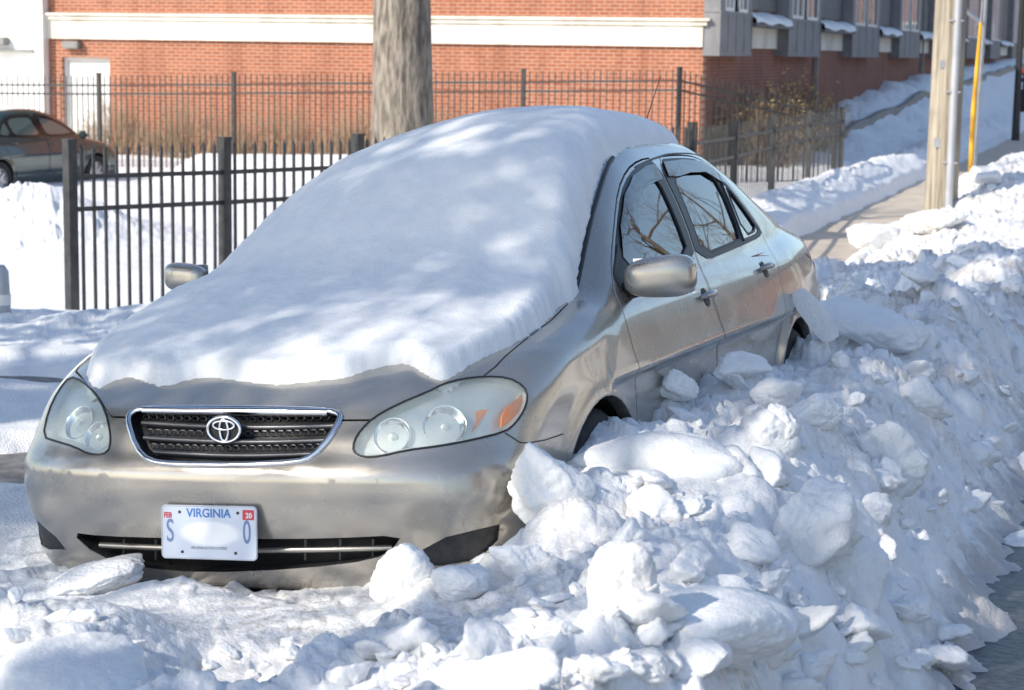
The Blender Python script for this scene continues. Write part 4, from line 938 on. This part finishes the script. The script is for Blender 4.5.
mb=MB(); mb.box((-7.45,-.035,2.08),(14.9,.09,.42)); mb.box((-7.4,-.06,2.335),(14.98,.14,.09)); mb.box((-7.37,-.085,2.405),(15.04,.20,.05)); mb.build('stone_band',MS['cream'],bld)
mb=MB(); mb.box((-14.1+.02,-.1,1.74),(.40,.2,.17),bev=.02); wl=mb.build('wall_light',MS['lamp'],bld)
# garage wing
gw=thing('garage_wing','plain white wall with shutter door at the left edge','building',mw=Wm(K,ca))
wallpanel('wall',-24,-14.72,zB,zT,[(-17.6,-15.0,-.9,1.55),(-21.5,-18.4,-.9,1.55)],MS['white'],gw,thick=.3,yo=-.25)
for (a,b) in((-17.6,-15.0),(-21.5,-18.4)):
    wallpanel('garage_door',a,b,-.9,1.55,[],MS['white'],gw,thick=.05,yo=-.12)
    mb=MB(); mb.box(((a+b)/2,-.29,1.60),(b-a+.1,.06,.05)); mb.build('lintel_flashing',MS['lamp'],gw)
mb=MB(); mb.box((-15.75,-.36,1.80),(.40,.2,.17),bev=.02); mb.build('wall_light',MS['lamp'],gw)
mb=MB(); mb.box((-19.5,-.27,2.5),(9.2,.03,.06)); mb.build('ledge',MS['cream'],gw)
# side wall along the street, local x along s (away), y into the building
sa=math.atan2(.951,.309)
sw=bpy.data.objects.new('side_wing',None); C.objects.link(sw); sw.parent=bld; sw.matrix_local=Matrix.Rotation(sa-ca,4,'Z')
SWM=Wm(K,sa)
sw_=thing('brick_wing','shaded brick side of the building with grey bays above the snowy slope','building',mw=SWM); bpy.data.objects.remove(sw)
wallpanel('wall',.3,100,-1.0,zT,[],MS['brick2'],sw_,thick=.3,yo=0)
mb=MB(); mb.box((50.1,-.04,2.1),(99.6,.08,.46)); mb.build('stone_band',MS['cream'],sw_)
bays=[(-.05,3.1),(7.4,11.9),(17.2,22.6),(27.4,33),(38,44),(50,56),(62,68),(76,82)]
for i,(a,b) in enumerate(bays):
    if i<7:
        a2=b; b2=bays[i+1][0]; mb=MB(); mb.box(((a2+b2)/2,-.22,2.36),(b2-a2,.44,.07)); lg=mb.build('ledge',MS['dgrey'],sw_)
        mb=MB(); bm=None; L=b2-a2; n=10
        V=[]; 
        for k in range(n+1):
            for j,(yy,zz) in enumerate(((-.45,2.40),(-.42,2.50),(-.2,2.62),(.0,2.66))): mb.v.append(Vector((a2+.02+(L-.04)*k/n,yy,zz+.03*math.sin(k*1.3+i))))
        for k in range(n):
            for j in range(3): q=k*4+j; mb.f.append([q,q+4,q+5,q+1])
        mb.build('ledge_snow',MS['snow'],lg,smooth=True,ang=80)
        mb=MB(); mb.box(((a2+b2)/2,-.03,4.6),(L,.05,3.8)); mb.build('siding_panel',MS['dgrey'],sw_)
    bay=bpy.data.objects.new('bay_window',None); C.objects.link(bay); bay.parent=sw_; bay.location=((a+b)/2,-.17,0); bay.scale=(1,.55,1)
    w=b-a; mb=MB(); mb.box((0,0,1.70+.04),(w+.04,.64,.08)); mb.box((0,0,2.16),(w,.6,.76)); mb.box((-w/2+.35,0,4.3),(.7,.6,3.5)); mb.box((w/2-.35,0,4.3),(.7,.6,3.5)); mb.box((0,0,5.6),(w-1.4,.6,.9))
    for k in range(5): mb.box((-w/2+w*k/4,-.31,2.16),(.06,.03,.74))
    mb.box((0,-.31,2.56),(w,.04,.06)); mb.build('panel',MS['grey'],bay)
    for k in range(2):
        x=-w/4+.12+k*(w/2-.24); ww=(w-1.4)/2; fr=MB(); z0,z1=2.62,5.1
        for (cx,cz,sx,sz) in((x,z0,ww,.09),(x,z1,ww,.09),(x-ww/2+.04,3.86,.08,2.48),(x+ww/2-.04,3.86,.08,2.48),(x,3.86,.06,2.48)): fr.box((cx,-.27,cz),(sx,.08,sz))
        f_=fr.build('window_frame',MS['white'],bay); pn=MB(); pn.box((x,-.24,3.86),(ww,.02,2.5)); pn.build('pane',MS['winglass'],f_)
for x in(12.9,36): 
    mb=MB(); mb.box((x,-.08,1.9),(.12,.12,5.5)); mb.build('downpipe',MS['lamp'],sw_)
rf=MB(); rf.prism([(-24.2,zT),(0.6,zT),(-2,zT+3),(-24.2,zT+3)],-.4,12,1); rf.build('roof',MS['roof'],bld)
# kerb ledge at the foot of the side wall
mb=MB()
# far buildings beyond the corner
for i,(s,c,w,dp,h,m,l) in enumerate(((150,-4,26,14,8,'brick2','dark brick house closing the end of the street'),(165,24,30,16,9,'dgrey','dark grey house far up the street'))):
    p=sc2(s,c); b=thing('house',l,'house',mw=Wm(Vector((p.x,p.y,1.2)),ca)); mb=MB(); mb.box((0,dp/2,h/2-1),(w,dp,h+2)); mb.build('wall',MS[m],b)
    mb=MB(); mb.prism([(-.5,h),(dp+.5,h),(dp/2,h+4)],-w/2-.5,w/2+.5,0); mb.build('roof',MS['roof'],b)
    for k in range(5):
        mb=MB(); mb.box((-w/2+w*(k+.5)/5,-.04,2.2),(1.3,.08,1.6)); wf=mb.build('window',MS['white'],b); mb=MB(); mb.box((-w/2+w*(k+.5)/5,-.09,2.2),(1.1,.03,1.4)); mb.build('pane',MS['winglass'],wf)
# houses across the street (seen only in reflections)
for i,(s,c,w,dp,h,m,rz,l) in enumerate(((60,17,12,9,5.2,'brick2',90,'dark brick gabled house down the street on the far side'),(80,18,12,9,5.6,'cream',90,'cream gabled house far down the street'),(100,17,12,9,5.6,'dgrey',90,'grey gabled house far down the street'),(24,19,11,9,5.2,'cream',90,'cream gabled house across the street'),(40,20,10,9,5.5,'white','90','white gabled house further along across the street'),(6,20,11,9,5.0,'brick2',90,'red brick house opposite the parked sedan'))):
    p=sc2(s,c); b=thing('house',l,'house',mw=Wm(Vector((p.x,p.y,-.6)),ca)); mb=MB(); mb.box((0,0,h/2),(dp,w,h)); mb.build('wall',MS[m],b)
    mb=MB(); mb.prism([(-dp/2-.5,h),(dp/2+.5,h),(0,h+3.6)],-w/2-.4,w/2+.4,1); mb.build('roof',MS['roof'],b)
    for k in range(4):
        mb=MB(); mb.box((-dp/2-.04,-w/2+w*(k+.5)/4,1.9),(.08,1.1,1.5)); wf=mb.build('window',MS['white'],b); mb=MB(); mb.box((-dp/2-.09,-w/2+w*(k+.5)/4,1.9),(.03,.95,1.35)); mb.build('pane',MS['winglass'],wf)
# ------------------------------------------------------------------ trees
def grow(mb,p,d,r,L,depth,rgen,spread=.5,leaf=None,minr=.006,up=.15):
    n=5; pts=[p.copy()]; q=p.copy(); dd=d.copy()
    for k in range(n):
        dd=(dd+Vector([rgen.gauss(0,.11) for _ in range(3)])+Vector((0,0,up*.1))).normalized(); q=q+dd*L/n; pts.append(q.copy())
    rs=[r*(1-.42*k/n) for k in range(n+1)]; mb.tube(pts,rs,7 if r>.05 else 4 if r>.015 else 3,cap=False)
    if depth==0:
        if leaf is not None: leaf.append((pts[-1],dd)); leaf.append((pts[-3],dd))
        return
    for k in range(rgen.choice((2,3,3))+ (1 if depth>2 else 0)):
        i=rgen.randint(2,n); ax=dd.orthogonal().normalized(); ax.rotate(Matrix.Rotation(rgen.uniform(0,6.28),3,dd)); nd=dd.copy(); nd.rotate(Matrix.Rotation(rgen.uniform(.3,1)*spread*1.6,3,ax)); nd=(nd+Vector((0,0,up))).normalized()
        grow(mb,pts[i],nd,max(rs[i]*rgen.uniform(.5,.75),minr),L*rgen.uniform(.62,.82),depth-1,rgen,spread,leaf,minr,up)
def tree(name,label,loc,r,h,seed,depth=4,limbs=6,first=.45,leaves=None,L=3.0,group=None,leafsize=.07,lean=(0,0),spread=.5):
    rgen=random.Random(seed); t=thing(name,label,'tree',loc,group=group); mb=MB(); pts=[];rs=[]
    for k in range(15):
        f=k/14; pts.append(Vector((lean[0]*f+.04*math.sin(5*f+seed),lean[1]*f+.04*math.cos(4*f),h*f-.3))); rs.append(r*(1.30 if k==0 else 1.1 if k==1 else 1)*(1-.55*f))
    mb.tube(pts,rs,28)
    for i,v in enumerate(mb.v):
        a=math.atan2(v.y-lean[1]*v.z/h,v.x-lean[0]*v.z/h); mb.v[i]=v+Vector((math.cos(a),math.sin(a),0))*(.03*r*math.sin(7*a+v.z*.8)+.02*r*math.sin(17*a+2*v.z))
    mb.build('trunk',MS['bark'],t,smooth=True,ang=80)
    cr=MB(); lf=[] if leaves else None
    for k in range(limbs):
        f=first+(1-first)*k/(limbs-1); i=min(14,int(f*14)); a=k*2.4+seed; d=Vector((math.cos(a),math.sin(a),.55)).normalized(); grow(cr,pts[i]+d*rs[i]*.3,d,rs[i]*.55,L,depth,rgen,spread,lf)
    grow(cr,pts[-1],Vector((0,0,1)),rs[-1]*.8,L,depth,rgen,spread,lf)
    co_=cr.build('crown',MS['twig'],t,fast=True)
    if leaves:
        lb=MB()
        for (p,dd) in lf:
            if leaves>10 and (vnoise(np.array([p.x*.75+p.z*.3]),np.array([p.y*.75-p.z*.4]),5)[0]>.15): continue
            for _ in range(leaves):
                q=p+Vector([rgen.gauss(0,.20) for _ in range(3)]); a=Vector([rgen.gauss(0,1) for _ in range(3)]).normalized()*leafsize; b=a.orthogonal().normalized()*leafsize*.6; n=len(lb.v); lb.v+=[q-a*.5,q+b*.5,q+a*.6,q-b*.5]; lb.f.append([n,n+1,n+2,n+3])
        lb.build('foliage',MS['leaf'],co_,fast=True)
    return t
tree('street_tree','thick bare grey trunk standing behind the snow covered roof',(-1.29,23.5,-.6),.405,9,3,depth=4,limbs=5,first=.62,L=2.6)
tree('shade_tree','bare tree with few leaves behind the photographer',(-7.6,-.9,-.1),.22,8.5,77,depth=5,limbs=8,first=.4,leaves=1,L=2.3,leafsize=.08)
tree('shade_tree','oak still holding dry leaves at the kerb behind the photographer',(-8.4,4.8,-.1),.28,9.5,5,depth=4,limbs=10,first=.40,leaves=34,L=2.3,leafsize=.15)
for i,(s,c) in enumerate(((16,13),(33,13.5),(52,12),(75,13),(96,-2.2))): 
    p=sc2(s,c); tree('street_tree',['bare tree across the street opposite the sedan','second bare tree across the street','third bare tree across the street','fourth bare tree across the street','bare young tree far up the sidewalk'][i],(p.x,p.y,-.6),.28,13 if i<4 else 7,20+i,depth=4,limbs=7,first=.3,L=3.4 if i<4 else 2.2)
for i,(s,c,h) in enumerate(((50,21,8),(55,13,6),(69,15,9),(88,14,8),(93,22,10),(110,15,9),(33,24,9))):
    p=sc2(s,c); rgen=random.Random(300+i); t=thing('evergreen_tree',['evergreen behind the dark brick gabled house','low evergreen before the dark brick gabled house','tall evergreen between the brick and cream houses','evergreen past the cream house','tallest evergreen behind the cream house','farthest evergreen down the street','evergreen between the nearer houses opposite'][i],'tree',(p.x,p.y,-.6)); mb=MB(); mb.tube([Vector((0,0,0)),Vector((0,0,h))],[.2,.03],8); tr=mb.build('trunk',MS['bark'],t); lb=MB()
    for _ in range(2600):
        z=h*rgen.uniform(.08,1)**.9; r=(h-z)*.33*rgen.uniform(.3,1)**.5; a=rgen.uniform(0,6.28); q=Vector((r*math.cos(a),r*math.sin(a),z)); v=Vector([rgen.gauss(0,1) for _ in range(3)]).normalized()*.28; b=v.orthogonal().normalized()*.16; n=len(lb.v); lb.v+=[q-v*.5,q+b*.5,q+v*.5,q-b*.5]; lb.f.append([n,n+1,n+2,n+3])
    lb.build('crown',MS['leaf'],t,fast=True)
# ------------------------------------------------------------------ utility pole and guy wire
def atpx(px,D): return (px-512)/F*D
up_=thing('utility_pole','weathered wooden utility pole with grey conduit beside the sidewalk','utility pole',(atpx(938.5,26),26,-.7))
mb=MB(); mb.tube([Vector((0,0,-.2)),Vector((.02,0,3)),Vector((.05,0,9))],[.215,.205,.17],28); mb.build('pole',MS['wood'],up_,smooth=True,ang=80)
mb=MB(); mb.tube([Vector((.045,-.262,0)),Vector((.06,-.255,3)),Vector((.08,-.21,6))],.052,16); cd=mb.build('conduit',MS['conduit'],up_,smooth=True,ang=80)
for z in(1.1,2.0,2.9): mb=MB(); mb.tube([Vector((-.04,-.17,z)),Vector((-.02,-.29,z)),Vector((.12,-.29,z)),Vector((.15,-.17,z))],.012,6); mb.build('pipe_strap',MS['galv'],up_,smooth=True)
mb=MB(); mb.tube([Vector((.17,.0,-.1)),Vector((.18,0,3)),Vector((.18,0,6))],.03,8); mb.build('ground_wire_moulding',MS['bark'],up_,smooth=True,ang=80)
for (a,z,w_,h_) in ((-.12,1.35,.08,.12),(-.10,2.35,.06,.09)):
    mb=MB(); mb.box((a,-.19,z),(w_,.006,h_)); mb.build('pole_tag',MS['galv'],up_)
gx0,gD=atpx(967,28.5),28.5; g=thing('guy_wire','yellow plastic guard on the guy wire beside the utility pole','guy wire',(gx0,gD,-.7))
zt=CAMZ-(24-58)/F*gD; zb=CAMZ-(170-58)/F*gD
mb=MB(); mb.tube([Vector((0,0,zb+.55-.4)),Vector((-.005,0,.5+zb+.7)),Vector((.0,0,zb+1.6)),Vector((.045,0,zt+.7))],[.034,.036,.034,.022],12); mb.build('guard',MS['yellow'],g,smooth=True,ang=80)
mb=MB(); mb.tube([Vector((.01,0,-.3)),Vector((.04,0,zt+.6)),Vector((.22,0,9))],.008,6); mb.build('wire',MS['galv'],g)
g=thing('sign_post','thin galvanised post with a diagonal brace behind the yellow guard','post',(atpx(970.5,29.5),29.5,-.7))
mb=MB(); mb.tube([Vector((-.02,0,-.2)),Vector((.09,0,5.2))],.030,10); mb.build('post',MS['galv'],g,smooth=True,ang=80)
mb=MB(); mb.tube([Vector((-.55,0,3.35)),Vector((.06,0,2.90))],.035,8); mb.build('brace',MS['galv'],g,smooth=True,ang=80)
# lamp post and hydrant far right
lp=thing('lamp_post','dark lamp post on the shaded slope near the right edge','lamp post',(atpx(1010,62),62,hz(atpx(1010,62),62)))
mb=MB(); mb.tube([Vector((0,0,-.3)),Vector((0,0,4.4))],[.13,.08],12); mb.build('post',MS['iron'],lp,smooth=True,ang=80); mb=MB(); mb.lathe([(.05,4.4),(.2,4.5),(.24,4.9),(.1,5.1),(.02,5.2)],14); mb.build('lantern',MS['lamp'],lp,smooth=True)
hx_=atpx(1019,55); hzz=CAMZ-(89-58)/F*55
hy=thing('fire_hydrant','dark fire hydrant with red top at the right edge','fire hydrant',(hx_,55,hzz))
mb=MB(); mb.lathe([(.16,-.6),(.16,.0),(.12,.02),(.12,.38),(.16,.40),(.16,.44)],16); mb.tube([Vector((-.2,0,.27)),Vector((.2,0,.27))],.06,10); mb.build('barrel',MS['iron'],hy,smooth=True); mb=MB(); mb.lathe([(.16,.44),(.15,.54),(.09,.64),(.03,.68),(.03,.74)],16); mb.build('bonnet',MS['red'],hy,smooth=True)
# white thing at the left edge of the frame: pale bollard pole
bp=thing('bollard','pale grey bollard cut by the left frame edge','bollard',(atpx(-4,13),13,-.35)); mb=MB(); mb.lathe([(.075,-.2),(.062,.45),(.055,.62),(.03,.66)],20); mb.build('post',MS['conduit'],bp,smooth=True,ang=50); mb=MB(); mb.lathe([(.066,.40),(.066,.47)],20); mb.build('band',MS['white'],bp,smooth=True,ang=50)
# ------------------------------------------------------------------ dry shrubs
def shrub(name,label,loc,w,h,n,seed,m='twig',leaf=0,group=None,dp=.6):
    rgen=random.Random(seed); t=thing(name,label,'shrub',loc,group=group); mb=MB(); tips=[]
    for k in range(n):
        a=rgen.uniform(-w/2,w/2); b=rgen.uniform(-dp/2,dp/2); p=Vector((a*.55,b*.6,-.1)); hh=h*rgen.uniform(.5,1)*(1-.45*(abs(a)/(w/2))**2); q=Vector((a+rgen.gauss(0,.1),b,hh)); mid=p.lerp(q,.5)+Vector((rgen.gauss(0,.05),rgen.gauss(0,.05),.08)); mb.tube([p,mid,q],[.009,.006,.003],3,cap=False)
        for _ in range(3):
            s=mid.lerp(q,rgen.random()); e=s+Vector((rgen.gauss(0,.14),rgen.gauss(0,.1),rgen.uniform(.05,.25))); mb.tube([s,e],[.004,.002],3,cap=False); tips.append(e)
    st=mb.build('stems',MS[m],t,fast=True)
    if leaf:
        lb=MB()
        for e in tips:
            if rgen.random()<leaf:
                for _ in range(5):
                    q=e+Vector([rgen.gauss(0,.045) for _ in range(3)]); a=Vector([rgen.gauss(0,1) for _ in range(3)]).normalized()*.05; b=a.orthogonal().normalized()*.03; k=len(lb.v); lb.v+=[q-a*.5,q+b*.5,q+a*.5,q-b*.5]; lb.f.append([k,k+1,k+2,k+3])
        lb.build('dry_leaves',MS['dry'],t,fast=True)
    return t
for i,(x,w) in enumerate(((-12.6,1.2),(-10.9,1.8),(-8.9,2.0),(-6.9,1.4),(-5.2,1.6))):
    p=K+Vector((.951*x,-.309*x,0))-Vector((.309,.951,0))*.9
    shrub('dry_shrub',['dry brown shrub right of the pale door','second dry shrub along the brick wall','widest dry shrub along the brick wall','fourth dry shrub along the brick wall','dry shrub by the brick wall left of the trunk'][i],(p.x,p.y,-.8),w+.4,1.5,220,40+i,'drygrass')
for i,(s,c,w,h,lf) in enumerate(((40.6,-7.9,2.4,1.7,.22),(43.2,-7.8,2.6,1.9,.16))):
    p=sc2(s,c); shrub('dry_shrub',['shrub with yellow dead leaves at the building corner','taller shrub with yellow leaves under the first bay','bare brown shrub under the second bay'][i],(p.x,p.y,float(G(np.array([p.x]),np.array([p.y]))[0])),w,h,300,60+i,'twig',lf,dp=1.4)
# kerb wall along the foot of the side wing
xs=np.arange(6,98,2.0); mb=MB(); 
for a,b in zip(xs[:-1],xs[1:]):
    A=sc2(39.2+a,-7.55); B=sc2(39.2+b,-7.55); za=hz(A.x,A.y)+.12; zb2=hz(B.x,B.y)+.12; A.z=za-.15;B.z=zb2-.15; d=B-A; mb.box((A+B)/2,(d.length,.18,.36),rot=d.to_track_quat('X','Z').to_matrix())
tag(mb.build('retaining_wall',MS['lamp']),'low grey retaining wall along the planting bed of the brick wing','wall')
# ------------------------------------------------------------------ second car in the lot
c2=thing('parked_car','dark grey green sedan parked in the lot behind the fences','car')
Pb,Qb=surface_nets(body,(-.93,-.06,.14),(.93,4.56,1.58),.035)
b2=npmesh('body',Pb,Qb,MS['paint2'],c2)
ac=MB()
for yy in WY:
    for s in(-1,1): mb=MB(); mb.lathe([(.355,-.1),(.355,.35)],30,Matrix.Translation((s*.66,yy,.31))@Matrix.Rotation(R(90)*s,4,'Y')); addmb(ac,mb)
cc=cutter(ac); boolean(b2,cc); kill(cc); b2.parent=c2
for s in(1,-1):
    pj=sideproj(s); patch(FW,pj,.05,.006,'window_trim',MS['blackgloss'],c2); patch(RW,pj,.05,.006,'window_trim',MS['blackgloss'],c2)
    for w in(FWp,RWp,QW): patch(shrink(w,.01) if w is not QW else w,pj,.05,.010,'window',MS['winglass'],c2)
    strip(DF,pj,.004,.0,'door_gap',MS['black'],c2,step=.06); strip(DR,pj,.004,.0,'door_gap',MS['black'],c2,step=.06)
    for hy_,hz_ in((2.18,.87),(3.15,.9)):
        h,no=pj(hy_,hz_); tb=MB(); tb.tube([h+Vector((0,-.09+.18*k_/6,0))+no*(.004+.03*math.sin(math.pi*k_/6)) for k_ in range(7)],.013,8); tb.build('handle',MS['paint2'],c2,smooth=True)
    mb=MB(); mb.box((.95*s,1.47,1.0),(.2,.1,.14),bev=.04); mb.build('mirror',MS['paint2'],c2,smooth=True)
    for yy in WY: wheel_parts(c2,Vector((s*.75,yy,.31)),s)
    patch(HR,hitpx,12,.004,'headlight',MS['lens'],c2,mirror=(s<0))
patch([(-.665,1.24),(0,1.13),(.665,1.24),(.60,1.62),(.535,1.99),(0,2.08),(-.535,1.99),(-.60,1.62)],topproj,.1,.006,'windshield',MS['winglass'],c2)
patch([(-.50,3.25),(0,3.2),(.50,3.25),(.56,3.62),(.60,3.93),(0,4.0),(-.60,3.93),(-.56,3.62)],topproj,.1,.006,'rear_window',MS['winglass'],c2)
# car frame: +y rearward; nose points right and away.  visible side = car's right side (x<0)
Dc=33.0; hd_=R(-50+180)
nose=Vector((math.cos(R(65)),math.sin(R(65)),0)); ry=-nose; rx=ry.cross(Vector((0,0,1)))
wr=Vector((atpx(-6,Dc),Dc,-.80)); M2=Matrix(((rx.x,ry.x,0,0),(rx.y,ry.y,0,0),(0,0,1,0),(0,0,0,1))); 
off=M2@Vector((-.75,3.55,0)); M2.translation=wr-off; c2.matrix_world=M2
# ------------------------------------------------------------------ light
EL=34; az=Vector((-.80,-.60,0)).normalized(); sd_=(az*math.cos(R(EL))+Vector((0,0,math.sin(R(EL)))))
sun=bpy.data.lights.new('sun','SUN'); sun.energy=3.4; sun.angle=R(.55); sun.color=(1,.93,.82); so=bpy.data.objects.new('sun',sun); C.objects.link(so); so.rotation_euler=sd_.to_track_quat('Z','Y').to_euler()
w=bpy.data.worlds.new('World'); sc.world=w; w.use_nodes=True; nt=w.node_tree; bg=nt.nodes['Background']; sk=nt.nodes.new('ShaderNodeTexSky'); sk.sky_type='NISHITA'; sk.sun_disc=False
sk.sun_elevation=R(EL); sk.sun_rotation=math.atan2(az.x,az.y); sk.altitude=100; sk.air_density=1.0; sk.dust_density=.9; sk.ozone_density=1.2
nt.links.new(sk.outputs[0],bg.inputs[0]); bg.inputs[1].default_value=.15
vs=sc.view_settings; vs.view_transform='Standard'; vs.look='None'; vs.exposure=.64; vs.gamma=1; vs.use_curve_mapping=False
sc.render.engine='CYCLES'; sc.cycles.max_bounces=7; sc.cycles.diffuse_bounces=4; sc.cycles.glossy_bounces=3; sc.cycles.transparent_max_bounces=12
